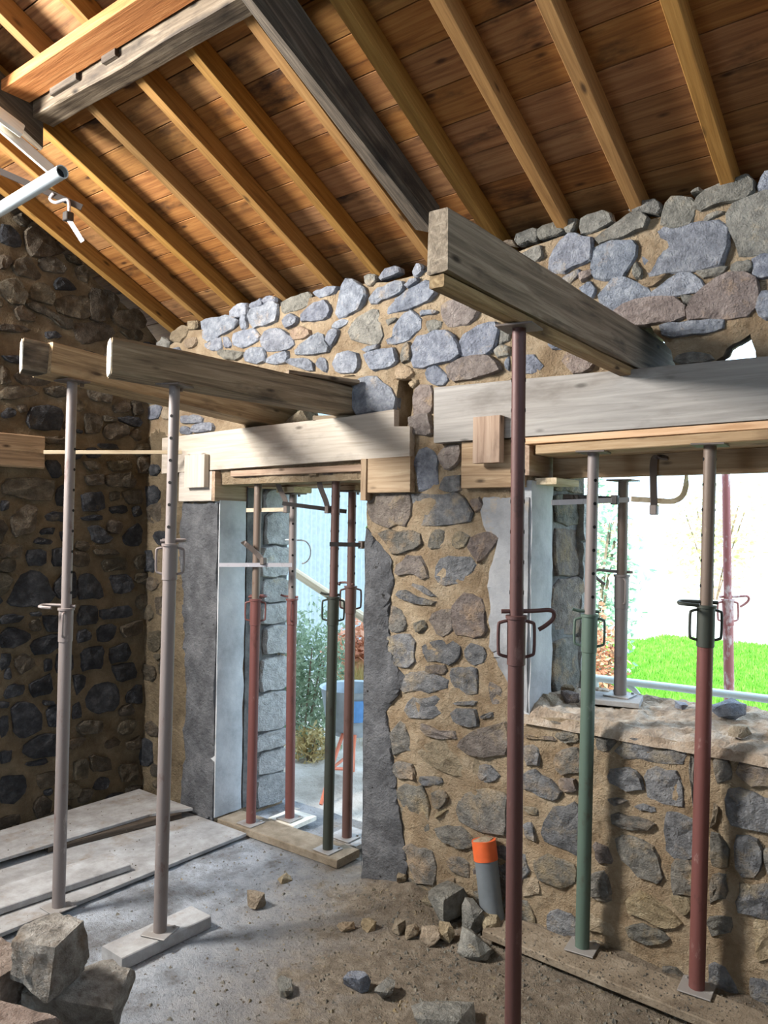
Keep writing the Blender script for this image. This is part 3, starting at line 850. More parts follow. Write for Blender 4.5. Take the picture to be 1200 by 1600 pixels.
# render (plaster) on the front of the jambs: ragged slabs standing a little proud
def plaster(poly, mat, y=-.022, amp=.02, seed=0, keep=None, step=.035, wall='back', thick=.045):
    lp = []
    for p in dens(poly, .03):
        if keep and keep(p): lp.append(p); continue
        lp.append((p[0]+noise.noise(Vector((p[0]*14, p[1]*14, seed)))*amp, p[1]+noise.noise(Vector((p[0]*14, p[1]*14, seed+5)))*amp))
    vv, tt = sheet2d(lp, [], step)
    n = len(lp); mb = MB(); edge = set(range(n))
    def dep(i, p):
        f = noise.fractal(Vector((p[0]*6, p[1]*6, seed)), .9, 2.1, 5)*.012
        return y-f+(.012 if i in edge and not (keep and keep(p)) else 0)
    mb.add([(p[0], dep(i, p), p[1]) for i, p in enumerate(vv)], tt)
    o = len(mb.v); mb.v += [(p[0], y+thick, p[1]) for p in lp]
    for i in range(n):
        j = (i+1) % n; mb.f.append((i, o+i, o+j, j))
    return mb
PL1 = [(.765, .02), (.765, 2.045), (.40, 2.045), (.37, 1.75), (.42, 1.4), (.44, 1.1), (.47, .8), (.46, .4), (.42, .02)]
plaster(PL1, 'plaster', seed=1, keep=lambda p: p[0] > .75).build('render_patch', 'plaster', wall_back, smooth=True)['label'] = 'dark grey cement render on the left door jamb'
PL2 = [(1.985, .0), (2.26, .0), (2.28, .15), (2.24, .35), (2.2, .52), (2.16, .8), (2.12, .92), (2.2, 1.02), (2.24, 1.12), (2.15, 1.25), (2.13, 1.4), (2.16, 1.6), (2.15, 1.72), (2.02, 1.86), (1.975, 1.9)]
plaster(PL2, 'plaster', seed=2, keep=lambda p: p[0] < 2.0).build('render_patch', 'plaster', wall_back, smooth=True)['label'] = 'cracked grey cement render on the right door jamb'
PL3 = [(2.955, 1.05), (2.955, 2.05), (2.70, 2.06), (2.69, 1.95), (2.72, 1.89), (2.79, 1.855), (2.76, 1.74), (2.735, 1.62), (2.755, 1.5), (2.75, 1.34), (2.80, 1.25), (2.86, 1.14), (2.92, 1.06)]
plaster(PL3, 'plaster_smooth', seed=3, keep=lambda p: p[0] > 2.94).build('render_patch', 'plaster_mid', wall_back, smooth=True)['label'] = 'smooth pale grey render beside the window'
# reveals
def reveal(name, x, y0, y1, z0, z1, mat, thick, bulge, seed, ny=7, nz=40, taper=0):
    mb = MB(); vs = []
    for j in range(nz+1):
        for i in range(ny+1):
            q = i/ny; y = y0+(y1-y0)*q; z = z0+(z1-z0)*j/nz
            e = min(q, 1-q)*2
            yy = y+noise.noise(Vector((j*.35, seed, 3)))*.012*(1 if i == ny else 0)
            xx = x+thick+bulge*(1-(2*q-1)**4)+noise.fractal(Vector((y*8, z*5, seed)), .9, 2, 4)*.006+taper*q
            vs.append((xx, yy, z))
    for j in range(nz):
        for i in range(ny):
            a = j*(ny+1)+i; mb.f.append((a, a+1, a+ny+2, a+ny+1))
    mb.v = vs; o = len(vs)
    # back edge returns to the masonry
    rim = [i for i in range(ny+1)]+[j*(ny+1)+ny for j in range(1, nz+1)]+[nz*(ny+1)+i for i in range(ny-1, -1, -1)]+[j*(ny+1) for j in range(nz-1, 0, -1)]
    mb.v += [(x-.03, vs[i][1], vs[i][2]) for i in rim]
    for k in range(len(rim)):
        l = (k+1) % len(rim); mb.f.append((rim[k], rim[l], o+l, o+k))
    return mb.build(name, mat, wall_back, smooth=True)
reveal('reveal_render', .755, -.012, .21, .05, 2.06, 'plaster_smooth', .020, .006, 4)['label'] = 'pale blue-grey render on the left door reveal'
reveal('reveal_render', .735, .22, .36, .05, 2.16, 'reveal', .045, .0, 6)
reveal('reveal_render', .745, .36, .6, .0, 2.16, 'reveal', .028, .0, 7)
reveal('reveal_render', 2.945, -.012, .21, 1.04, 2.13, 'plaster_smooth', .022, .01, 8)['label'] = 'smooth white render on the window reveal'
reveal('reveal_render', 2.925, .215, .60, 1.04, 2.25, 'reveal', .034, .0, 9)
def U_rev(x):
    def f(c):
        m = Matrix(((0, 0, 1), (1, 0, 0), (0, 1, 0))).to_4x4(); m.translation = (x, c[0], c[1]); return m
    return f
R = random.Random(5)
def blocky(cx, cz, w, h, R):
    j = lambda k: R.uniform(-k, k)
    x0, x1, z0, z1 = cx-w/2, cx+w/2, cz-h/2, cz+h/2
    return [(x0+j(.01), z0+.012), (cx+j(.03), z0+j(.008)), (x1-.012, z0+j(.01)), (x1+j(.012), cz+j(.03)), (x1-.015+j(.01), z1-.01), (cx+j(.03), z1+j(.008)), (x0+j(.01), z1-.012)]
z = .0
while z < 2.1:
    h = R.uniform(.13, .27)
    if z+h > 2.14: h = 2.16-z
    if h < .06: break
    w = R.uniform(.23, .32)
    place_stone(blocky(.615-w/2, z+h/2, w, h*.97, R), 'q', U_rev(.785), wall_back, R.uniform(.012, .035), rough=.9)
    z += h
z = 1.08
while z < 2.2:
    h = R.uniform(.16, .30)
    if z+h > 2.22: h = 2.24-z
    if h < .06: break
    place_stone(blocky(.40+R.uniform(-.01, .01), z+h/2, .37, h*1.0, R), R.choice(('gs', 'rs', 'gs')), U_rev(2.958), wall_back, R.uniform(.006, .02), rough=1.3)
    z += h
for z, h in ((1.2, .24), (1.45, .28), (1.72, .26), (1.96, .26)):
    place_stone(blocky(.575, z, .11, h, R), 'q', U_rev(2.958), wall_back, .03, rough=1.0)  # lighter stones stand for the daylit outer edge

# left (gable) wall with the big doorway out of frame
wall_left = empty('wall_left', (0, 0, 0), kind='structure')
LO = [(.05, -.1), (.05, 3.2), (-.06, 3.30), (-.2, 3.38), (-.5, 3.53), (-.8, 3.67), (-1.1, 3.80), (-3.7, 5.0), (-7.2, 3.35), (-7.2, -.1)]
LH = [(-2.6, 2.9), (-2.6, 4.35), (-4.0, 4.35), (-4.0, 2.9)]
v2, tri = sheet2d(dens(LO, .06)if False else dens(LO, .08), [dens(LH, .1)], .04, lambda p: p[0] > -1.9)
mb = MB(); mb.add([(.0+noise.fractal(Vector((p[0]*6, p[1]*6, 4)), .9, 2.1, 5)*.012, p[0], p[1]) for p in v2], tri)
lh = dens(LH, .1); o = len(mb.v); n = len(lh)
mb.v += [(0, p[0], p[1]) for p in lh]+[(-.5, p[0], p[1]) for p in lh]
mb.f += [(o+i, o+(i+1) % n, o+n+(i+1) % n, o+n+i) for i in range(n)]
vb, tb = sheet2d(dens(LO, .5), [lh], .5)
mb.add([(-.5, p[0], p[1]) for p in vb], [t[::-1] for t in tb])
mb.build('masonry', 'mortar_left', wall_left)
occ2 = Occ(-2.6, -.1, .1, 4.6)
OLDL = [(-1.4, 2.215), (-.78, 2.235), (-.78, 2.435), (-1.4, 2.435)]
occ2.mark(OLDL, .01)
st = []
for c, poly in parse(LEFT_STONES):
    occ2.mark(poly, .010); st.append((c, poly, None))
R = random.Random(33)
okl = lambda y, z: z < 3.24-.46*y-.02 and y > -2.6
fill(occ2, st, 900, (-2.5, -1.08), (.05, 4.2), (.16, .34), (.5, .8), .014, 60, okl)
fill(occ2, st, 2500, (-1.1, -.02), (.05, 3.8), (.1, .2), (.5, .9), .010, 50, okl)
fill(occ2, st, 3500, (-2.4, -.02), (.05, 4.2), (.05, .11), (.5, .9), .010, 70, okl)
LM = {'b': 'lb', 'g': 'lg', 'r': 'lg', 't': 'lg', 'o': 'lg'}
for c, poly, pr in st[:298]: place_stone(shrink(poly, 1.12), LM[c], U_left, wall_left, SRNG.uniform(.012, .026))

# walls out of frame that close the barn
wr = MB().box((6.6, -7.2, -.1), (7.0, .6, 3.2)).build('wall_right', 'mortar_left'); tag(wr, kind='structure')
wf = MB().box((-.5, -7.6, -.1), (.6, -7.2, 3.4)).box((2.6, -7.6, -.1), (7.0, -7.2, 3.4)).box((.6, -7.6, 2.85), (2.6, -7.2, 3.4)).build('wall_front', 'mortar_left'); tag(wf, kind='structure')  # gap in the rear wall added to go with the fill lamp
we = MB().box((5.7, .0, -.1), (6.6, .6, 3.2)).build('wall_back', 'mortar'); tag(we, kind='structure')

# floor
def floor_h(x, y):
    h = noise.fractal(Vector((x*2.2, y*2.2, 0)), 1, 2, 4)*.010+noise.fractal(Vector((x*14, y*14, 5)), .8, 2, 4)*.004
    d = max(0, -y)
    if x > 1.9: h += .075*math.exp(-(d/.22)**1.3)*min(1, (x-1.9)/.35)*(1+.5*noise.noise(Vector((x*6, y*6, 2))))
    if x > 2.2: h += .018*min(1, (x-2.2)/.8)*(1+noise.noise(Vector((x*5, y*5, 8))))*math.exp(-(d/1.1)**2)
    return h
xs = np.concatenate([np.arange(-.5, .6, .12), np.arange(.6, 4.3, .03), np.arange(4.3, 7, .15)])
ys = np.concatenate([np.arange(-7.2, -2.2, .15), np.arange(-2.2, .7, .03)])
vs = [(x, y, floor_h(x, y) if y < .12 else floor_h(x, y)-.02*min(1, (y-.12)/.3)) for x in xs for y in ys]
nY = len(ys); fs = [(i*nY+j, (i+1)*nY+j, (i+1)*nY+j+1, i*nY+j+1) for i in range(len(xs)-1) for j in range(nY-1)]
m, t, b = nt('dusty_concrete_floor'); v = coords(t, rnd=False)
n1 = N(t, 'ShaderNodeTexNoise', Scale=3.2, Detail=12, Roughness=.74); t.links.new(v, n1.inputs['Vector'])
rp = ramp(t, [(.36, srgb((122, 120, 118))), (.5, srgb((168, 172, 178))), (.60, srgb((204, 210, 218)))]); t.links.new(n1.outputs['Fac'], rp.inputs['Fac'])
sx = N(t, 'ShaderNodeSeparateXYZ'); t.links.new(v, sx.inputs[0])
# earth trodden over the concrete towards the window wall (where the mound and rubble lie)
ma = N(t, 'ShaderNodeMath', operation='MULTIPLY_ADD'); ma.inputs[1].default_value = .62; ma.inputs[2].default_value = -1.02
t.links.new(sx.outputs['X'], ma.inputs[0])
mb_ = N(t, 'ShaderNodeMath', operation='MULTIPLY_ADD'); mb_.inputs[1].default_value = .34; t.links.new(sx.outputs['Y'], mb_.inputs[0]); t.links.new(ma.outputs[0], mb_.inputs[2])
n2 = N(t, 'ShaderNodeTexNoise', Scale=3.2, Detail=8, Roughness=.7); t.links.new(v, n2.inputs['Vector'])
mc = N(t, 'ShaderNodeMath', operation='MULTIPLY_ADD'); mc.inputs[1].default_value = 1.5; t.links.new(n2.outputs['Fac'], mc.inputs[0]); t.links.new(mb_.outputs[0], mc.inputs[2])
r5 = ramp(t, [(.52, (0, 0, 0, 1)), (1.0, (1, 1, 1, 1))]); t.links.new(mc.outputs[0], r5.inputs['Fac'])
n3 = N(t, 'ShaderNodeTexNoise', Scale=14, Detail=8, Roughness=.75); t.links.new(v, n3.inputs['Vector'])
rb = ramp(t, [(.3, srgb((100, 89, 76))), (.5, srgb((142, 129, 112))), (.72, srgb((176, 164, 147)))]); t.links.new(n3.outputs['Fac'], rb.inputs['Fac'])
mx = N(t, 'ShaderNodeMix', data_type='RGBA'); t.links.new(r5.outputs[0], mx.inputs['Factor']); t.links.new(rp.outputs[0], mx.inputs['A']); t.links.new(rb.outputs[0], mx.inputs['B'])
n4 = N(t, 'ShaderNodeTexNoise', Scale=38, Detail=4, Roughness=.7); t.links.new(v, n4.inputs['Vector'])
r6 = ramp(t, [(.60, (0, 0, 0, 1)), (.68, (1, 1, 1, 1))]); t.links.new(n4.outputs['Fac'], r6.inputs['Fac'])
mx2 = N(t, 'ShaderNodeMix', data_type='RGBA'); mx2.inputs['B'].default_value = srgb((104, 92, 78)); t.links.new(r6.outputs[0], mx2.inputs['Factor']); t.links.new(mx.outputs['Result'], mx2.inputs['A'])
t.links.new(mx2.outputs['Result'], b.inputs['Base Color']); b.inputs['Roughness'].default_value = .8; b.inputs['Specular IOR Level'].default_value = .3
bump(t, b, v, ((14, 1, 8), (70, .9, 6), (220, .5, 3)), 1.0, .025)
MT['concrete'] = m
fl = MB(); fl.add(vs, fs); flo = fl.build('floor', m, smooth=True); tag(flo, kind='structure')

# roof: sloping plank ceiling on rafters
ceiling = empty('ceiling', (0, 0, 0), kind='structure')
cs = math.cos(math.atan(SLOPE)); sn = math.sin(math.atan(SLOPE))
RX = [.115, .475, .845, 1.25, 1.635, 1.985, 2.345, 2.73, 3.08, 3.425, 3.80, 4.17, 4.54, 4.91, 5.28, 5.65]
RW, RD = .055, .10
Rb = random.Random(9)
zb0 = EAVE+RD/cs
for k in range(-5, 24):
    s0, s1 = .061+k*.173, .061+(k+1)*.173
    x = -.45; bps = [-.45]
    cand = [r+RW/2 for r in RX]
    i = Rb.randint(0, 4)
    while i < len(cand):
        bps.append(cand[i]); i += Rb.choice((5, 6, 7, 9))
    bps.append(6.9)
    lift = Rb.uniform(0, .004)
    for a, c in zip(bps[:-1], bps[1:]):
        if c-a < .2: continue
        sm = (s0+s1)/2; wd = .173-Rb.uniform(.003, .006)
        y = -sm*cs; zz = zb0+sm*sn
        th = .022
        nrm = Vector((0, sn, cs))
        ctr = Vector(((a+c)/2, y, zz))+nrm*(th/2+lift)
        timber('roof_board', ctr-Vector(((c-a)/2-.001, 0, 0)), ctr+Vector(((c-a)/2-.001, 0, 0)), wd, th, 'board', ceiling, upv=nrm, ch=.002)
# slate covering above the boards keeps the daylight out
mb = MB(); e = .045
def rp3(x, s, off): return (x, -s*cs+sn*off, zb0+s*sn+cs*off)
q = [rp3(-.7, -1.0, e), rp3(7.1, -1.0, e), rp3(7.1, 4.1, e), rp3(-.7, 4.1, e), rp3(-.7, -1.0, e+.03), rp3(7.1, -1.0, e+.03), rp3(7.1, 4.1, e+.03), rp3(-.7, 4.1, e+.03)]
mb.add(q, [(0, 1, 2, 3), (7, 6, 5, 4), (0, 4, 5, 1), (1, 5, 6, 2), (2, 6, 7, 3), (3, 7, 4, 0)])
yr = q[2][1]; zr_ = q[2][2]
p = [(-.7, yr, zr_), (7.1, yr, zr_), (7.1, yr-4.3, zr_-2.0), (-.7, yr-4.3, zr_-2.0)]
mb.add(p+[(a, b_, c+.05) for a, b_, c in p], [(3, 2, 1, 0), (4, 5, 6, 7), (0, 4, 7, 3), (1, 2, 6, 5), (2, 3, 7, 6), (0, 1, 5, 4)])
mb.build('roof_covering', 'old', ceiling)

ORD = ['first', 'second', 'third', 'fourth', 'fifth', 'sixth', 'seventh', 'eighth', 'ninth', 'tenth', 'eleventh', 'twelfth', 'thirteenth', 'fourteenth', 'fifteenth', 'sixteenth']
for i, x in enumerate(RX):
    xc = x+RW/2
    nrm = Vector((0, sn, cs))
    def rpt(s): return Vector((xc, -s*cs, EAVE+s*sn))+nrm*(RD/2)
    o = timber('rafter', rpt(-.35), rpt(4.05), RW, RD, 'rafter', upv=nrm, ch=.003)
    tag(o, 'yellow pine rafter, %s counted from the gable wall at left' % ORD[i], 'rafter', 'rafters under the roof boards')

# ------------------------------------------------------------------ old roof timbers
def principal(name, x, y0, y1, label, mat, w=.13, h0=.12, h1=.2, seed=0):
    """hewn principal rafter lying under the rafters; chamfered lower left arris"""
    m0 = Vector((x, y0, EAVE-SLOPE*y0)); m1 = Vector((x, y1, EAVE-SLOPE*y1))
    nseg = 14; vs = []; fs = []; n = 6
    for i in range(nseg+1):
        q = i/nseg; y = y0+(y1-y0)*q; zt = EAVE-SLOPE*y-.003
        w2 = w/2; hh = h0+(h1-h0)*min(1, q*2.2)
        sec = [(-w2, 0), (-w2, -hh*.62), (w2*.55, -hh*1.0), (w2, -hh*.93), (w2, 0), (0, 0)]
        for j, (a, bb) in enumerate(sec):
            nv = noise.noise_vector(Vector((q*7+seed, j*1.7, seed)))
            k = .012 if j in (1, 2, 3) else .0
            vs.append((x+a+nv.x*k*1.2, y, zt+bb+nv.y*k))
    for i in range(nseg):
        for j in range(n): fs.append((i*n+j, (i+1)*n+j, (i+1)*n+(j+1) % n, i*n+(j+1) % n))
    fs.append(tuple(range(n))); fs.append(tuple(nseg*n+k for k in range(n))[::-1])
    ctr = Vector((x, (y0+y1)/2, EAVE-SLOPE*(y0+y1)/2)); a = math.atan(SLOPE)
    mat4 = Matrix.Translation(ctr) @ Matrix(((0, -1, 0), (-cs, 0, sn), (sn, 0, cs))).to_4x4()
    inv = mat4.inverted()
    mb = MB(); mb.add([inv @ Vector(v) for v in vs], fs); o = mb.build(name, mat)
    o.matrix_world = mat4
    bm = bmesh.new(); bm.from_mesh(o.data); bmesh.ops.recalc_face_normals(bm, faces=bm.faces); bm.to_mesh(o.data); bm.free()
    return tag(o, label, 'beam')
principal('principal_rafter', 2.55, -.29, -3.6, 'long dark hewn principal rafter with a pale lower edge, sloping down the middle', 'old_dark', seed=1)
principal('principal_rafter', .935, -1.36, -3.6, 'dark sawn-off principal rafter end at the upper left corner', 'old_dark', w=.13, h0=.19, h1=.2, seed=2)
o = timber('purlin', (1.005, -1.36, 3.905), (2.48, -1.36, 3.905), .115, .105, 'grey_timber', wob=.008, seg=12, ch=.01)
tag(o, 'weathered grey knotty purlin running between the two dark principals', 'beam')
o = timber('purlin', (1.005, -1.50, 3.945), (2.48, -1.50, 3.945), .14, .05, 'new', ch=.003)
tag(o, 'new orange-brown sawn timber fixed beside the grey purlin', 'beam')
mb = MB()
pk = empty('packing_block', (1.3, -1.425, 3.88), 'small dark wooden packing block between orange timber and grey purlin', 'block')
timber('block', (1.2, -1.425, 3.915), (1.42, -1.425, 3.915), .03, .05, 'old_dark', pk)
timber('block', (1.62, -1.425, 3.915), (1.72, -1.425, 3.915), .03, .05, 'old_dark', pk)
pk.name = 'packing_blocks'

# tie beams: sawn off, each propped near its cut end
tb = empty('tie_beam', (3.42, -.4, 2.6), 'thick weathered tie beam in the centre, sawn end towards us, resting over the window lintel', 'beam')
timber('timber', (3.435, -1.52, 2.702), (3.43, .62, 2.685), .068, .18, 'old', tb, ch=.005, wob=.006, seg=12)
o = timber('under_plank', (3.430, -1.515, 2.592), (3.430, -.02, 2.578), .05, .036, 'old_tan', tb, ch=.003)
mb = MB()
o = timber('cut_end', (3.435, -1.526, 2.702), (3.435, -1.5195, 2.702), .064, .172, 'endg', tb) if False else None
tb1 = empty('tie_beam', (1.05, -.7, 2.6), 'tan sawn tie beam with a notched pale cut end, propped at far left', 'beam')
timber('timber', (1.045, -1.36, 2.687), (1.055, .30, 2.588), .17, .15, 'old_tan', tb1, ch=.005, wob=.004, seg=8)
timber('notched_end', (1.03, -1.455, 2.69), (1.03, -1.355, 2.687), .135, .148, 'old', tb1, ch=.006, skew0=.028)
timber('cut_face', (1.03, -1.460, 2.69), (1.03, -1.454, 2.69), .13, .144, 'cutend', tb1, ch=.02, skew0=.028, skew1=.028)
tb2 = empty('tie_beam', (1.75, -.7, 2.6), 'brown weathered tie beam with a pale cut end, resting on the door lintel', 'beam')
timber('timber', (1.672, -1.40, 2.612), (1.825, .32, 2.602), .15, .155, 'old', tb2, ch=.012, wob=.006, seg=10, skew0=.030)
timber('cut_face', (1.6715, -1.407, 2.612), (1.672, -1.400, 2.612), .135, .15, 'cutend', tb2, ch=.025, skew0=.028, skew1=.028)
for (xa, ya, za, xb, yb, zb, w, lab) in ((1.73, -.40, 2.705, 1.90, -.03, 2.692, .10, 'thin dark wooden wedge driven in on top of the brown tie beam'), (1.60, -.05, 2.735, 1.93, .03, 2.72, .08, 'narrow wooden slip between brown tie beam and the stones above it')):
    o = timber('wedge', (xa, ya, za), (xb, yb, zb), w, .02, 'old', ch=.003); tag(o, lab, 'wedge')
o = timber('wedge', (1.60, -.03, 2.518), (1.86, .06, 2.515), .06, .028, 'old'); tag(o, 'dark packing strip under the brown tie beam on the lintel board', 'wedge')

# sandy rubble showing in the pocket between the two left beams
for k, (x, y, z, d) in enumerate(((1.19, .24, 2.46, .26), (1.30, .42, 2.44, .22), (1.05, .45, 2.45, .25), (1.21, .36, 2.60, .16), (1.62, .5, 2.46, .24), (1.82, .5, 2.46, .26), (1.75, .52, 2.64, .2))):
    rock('stone', (x, y, z), (d, d*.8, d*.8), 60+k, 't', k, wall_back, sub=1, rough=.04)
for k, (x, y, z, dx, dz) in enumerate(((4.06, .2, 2.56, .16, .2),)):
    rock('stone', (x, y, z), (dx, .2, dz), 80+k, 'g' if k else 't', 0, wall_back, sub=1, rough=.03)

# ------------------------------------------------------------------ shuttering round the lintels
def slab(name, lo, hi, mat, parent, axis='x', ch=.003):
    lo = Vector(lo); hi = Vector(hi); c = (lo+hi)/2; d = hi-lo
    if axis == 'x': return timber(name, (lo.x, c.y, c.z), (hi.x, c.y, c.z), d.y, d.z, mat, parent, ch=ch)
    if axis == 'z': return timber(name, (c.x, c.y, lo.z), (c.x, c.y, hi.z), d.y, d.x, mat, parent, upv=(1, 0, 0), ch=ch)
    return timber(name, (c.x, lo.y, c.z), (c.x, hi.y, c.z), d.x, d.z, mat, parent, ch=ch)
def single(name, lo, hi, mat, label, cat, axis='x', ch=.003):
    return tag(slab(name, lo, hi, mat, None, axis, ch), label, cat)
# door
fb = empty('shuttering_board', (1.2, -.035, 2.25), 'wide pale shuttering board nailed over the doorway', 'board')
mb = MB()
poly = [(.216, 2.246), (2.287, 2.272), (2.286, 2.425), (2.184, 2.432), (2.182, 2.522), (1.86, 2.508), (1.05, 2.502), (.215, 2.486)]
vs = [(x-1.2, -.015, z-2.25) for x, z in poly]+[(x-1.2, .03, z-2.25) for x, z in poly]; n = len(poly)
mb.add(vs, [tuple(range(n)), tuple(range(2*n-1, n-1, -1))]+[(i, n+i, n+(i+1) % n, (i+1) % n) for i in range(n)])
o = mb.build('board', 'form', fb)
single('shuttering_block', (.405, -.05, 2.055), (.735, .0, 2.247), 'form', 'pale lower board under the left end of the door shuttering', 'board')
single('lining_board', (.739, -.052, 2.054), (.768, .222, 2.245), 'form_tan', 'tan lining board on the top of the left door reveal', 'board', 'y')
single('cleat', (.510, -.092, 2.142), (.709, -.052, 2.352), 'form', 'pale upright cleat nailed on the left end of the door shuttering', 'cleat', 'z')
single('soffit_plank', (.89, -.03, 2.206), (1.955, .17, 2.243), 'form_tan', 'front soffit plank held up by the two inner door props', 'plank')
single('soffit_plank', (.80, .20, 2.150), (1.955, .42, 2.198), 'form_tan', 'rear lower soffit plank over the doorway, behind the front one', 'plank')
single('packing_block', (1.085, .18, 2.112), (1.24, .34, 2.148), 'pale', 'short yellow-tan wooden block on top of the left outer door prop', 'block')
single('packing_block', (1.565, .20, 2.118), (1.715, .34, 2.148), 'form_tan', 'short wooden block on top of the right outer door prop', 'block')
single('edge_board', (1.968, -.06, 2.045), (2.008, .12, 2.269), 'form_tan', 'narrow upright board edge at the right top corner of the doorway', 'board', 'z')
single('shuttering_block', (2.012, -.052, 2.085), (2.293, -.008, 2.271), 'form_tan', 'square tan board with a dark stain, right of the doorway top', 'board')
# window
fb = empty('shuttering_board', (3.8, -.06, 2.32), 'very wide grey shuttering board spanning the top of the window', 'board')
mb = MB(); X1 = 5.3
poly = [(2.453, 2.328), (X1, 2.338), (X1, 2.57), (3.99, 2.575), (3.49, 2.584), (2.96, 2.597), (2.45, 2.606)]
vs = [(x-3.8, -.015, z-2.32) for x, z in poly]+[(x-3.8, .045, z-2.32) for x, z in poly]; n = len(poly)
mb.add(vs, [tuple(range(n)), tuple(range(2*n-1, n-1, -1))]+[(i, n+i, n+(i+1) % n, (i+1) % n) for i in range(n)])
mb.build('board', 'form_grey', fb)
o = timber('edge_plank', (2.955, -.03, 2.308), (X1, -.03, 2.319), .10, .03, 'fresh', ch=.002); tag(o, 'fresh orange-tan plank edge along the bottom of the grey window board', 'plank')
o = timber('soffit_plank', (3.03, .03, 2.262), (5.0, .03, 2.282), .27, .042, 'form_tan', ch=.004); tag(o, 'wide soffit plank resting on the two inner window props', 'plank')
single('soffit_board', (2.985, .17, 2.148), (4.85, .215, 2.252), 'form_tan', 'deep brown board set back under the window soffit', 'board')
single('shuttering_block', (2.602, -.05, 2.098), (2.938, -.008, 2.326), 'form_tan', 'tan board below the left end of the window shuttering', 'board')
single('cleat', (2.705, -.118, 2.212), (2.853, -.076, 2.432), 'form_tan', 'small upright tan cleat nailed across the window shuttering', 'cleat', 'z')
single('lining_board', (2.94, -.045, 2.152), (2.968, .235, 2.298), 'form_tan', 'lining board on the top of the left window reveal', 'board', 'y')
single('ledge_block', (2.965, .02, 2.112), (3.075, .27, 2.142), 'pale', 'pale yellow wooden block ledge sticking out over the window reveal', 'block', 'y')
# old lintel block in the left wall and the batten from it
o = timber('old_lintel', (.0, -1.7, 2.325), (.0, -.785, 2.335), .08, .2, 'old_tan', wob=.004, seg=6, ch=.008); tag(o, 'old brown wooden lintel block built into the left wall', 'lintel')
o = timber('batten', (.052, -.80, 2.335), (.50, -.105, 2.372), .02, .024, 'pale', ch=.002); tag(o, 'thin pale batten from the old lintel to the door shuttering', 'batten')

# ------------------------------------------------------------------ steel props
def arc_pts(pts, sub=5):
    """smooth polyline"""
    P = [Vector(p) for p in pts]; out = []
    for i in range(len(P)-1):
        p0 = P[max(i-1, 0)]; p1 = P[i]; p2 = P[i+1]; p3 = P[min(i+2, len(P)-1)]
        for k in range(sub):
            t = k/sub
            out.append(.5*((2*p1)+(-p0+p2)*t+(2*p0-5*p1+4*p2-p3)*t*t+(-p0+3*p1-3*p2+p3)*t**3))
    out.append(P[-1]); return out
def prop(base, top, zc, outer, inner, collar, h_ang, p_ang, hook, label, holes_ang=None, plate_rot=0, hplate=True, nholes=8, group='steel props', r1=.0302, r2=.0242, baseplate=True):
    base = Vector(base); top = Vector(top); d = top-base; L = d.length
    root = empty('steel_prop', base, label, 'prop', group)
    q = Vector((0, 0, 1)).rotation_difference(d.normalized()); root.rotation_mode = 'QUATERNION'; root.rotation_quaternion = q
    c = (zc-base.z)/(d.z/L)
    ch = math.radians(h_ang); cp = math.radians(p_ang)
    def rotz(mb, a):
        ca, sa = math.cos(a), math.sin(a); mb.v = [(x*ca-y*sa, x*sa+y*ca, z) for x, y, z in mb.v]; return mb
    if baseplate:
        b = MB().box((-.062, -.062, 0), (.062, .062, .006), .0015)
        for sx in (-1, 1): b.cyl((sx*.045, .045, .006), (sx*.045, .045, .014), .007, 8)
        rotz(b, math.radians(plate_rot)).build('base_plate', 'plate', root)
    MB().lathe([(r1, .004), (r1, c-.16), (r1-.002, c-.16)], 24).build('outer_tube', outer, root, smooth=True)
    cl = MB().lathe([(r1, c-.165), (r1+.0035, c-.163), (r1+.0035, c-.012), (r1+.009, c-.011), (r1+.009, c-.001), (r2, c+.0)], 24).build('collar', collar, root, smooth=True)
    for s in (-1, 1):
        hp = [(s*(r1+.001), 0, c-.018), (s*(r1+.024), 0, c-.024), (s*(r1+.032), 0, c-.036), (s*(r1+.032), 0, c-.118), (s*(r1+.024), 0, c-.132), (s*(r1+.001), 0, c-.138)]
        rotz(MB().tube(arc_pts(hp, 3), .0055, 8), ch).build('handle', collar, cl, smooth=True)
    MB().lathe([(r2, c-.05), (r2, L-.008)], 24).build('inner_tube', inner, root, smooth=True)
    if hplate:
        rotz(MB().box((-.062, -.062, L-.008), (.062, .062, L), .0015).box((-.004, .045, L-.022), (.004, .062, L-.008)), math.radians(plate_rot)).build('head_plate', 'steel', root)
    if hook:
        hk = {'cane': [(-.05, 0, .012), (.05, 0, .014), (.105, 0, .018), (.125, .008, .008), (.122, .012, -.014), (.098, .014, -.036), (.076, .016, -.05)],
              'loop': [(-.045, 0, .01), (.04, 0, .012), (.10, .004, .012), (.118, .03, .008), (.10, .05, .006), (.05, .054, .004)],
              'short': [(-.04, 0, .01), (.04, 0, .012), (.075, .0, .02)],
              'ring': [(-.045, .0, .01), (.03, 0, .012), (.058, .02, .013), (.055, .055, .014), (.01, .066, .014), (-.045, .058, .012)]}[hook]
        mb = MB().tube(arc_pts([(x, y, z+c) for x, y, z in hk], 4), .0072, 8); rotz(mb, cp).build('pin', collar, root, smooth=True)
    if holes_ang is not None:
        mb = MB()
        for k in range(nholes):
            z = c+.075+k*.10
            if z > L-.05: break
            for s in (0, math.pi):
                a = math.radians(holes_ang)+s
                p0 = Vector((math.cos(a)*(r2-.004), math.sin(a)*(r2-.004), z)); p1 = Vector((math.cos(a)*(r2+.0006), math.sin(a)*(r2+.0006), z))
                mb.cyl(p0, p1, .0075, 10)
        mb.build('pin_holes', 'black', root)['kind'] = 'stuff'  # black discs stand for the shade in the holes
    return root
SIDE, FRONT = 37.6, -52.4
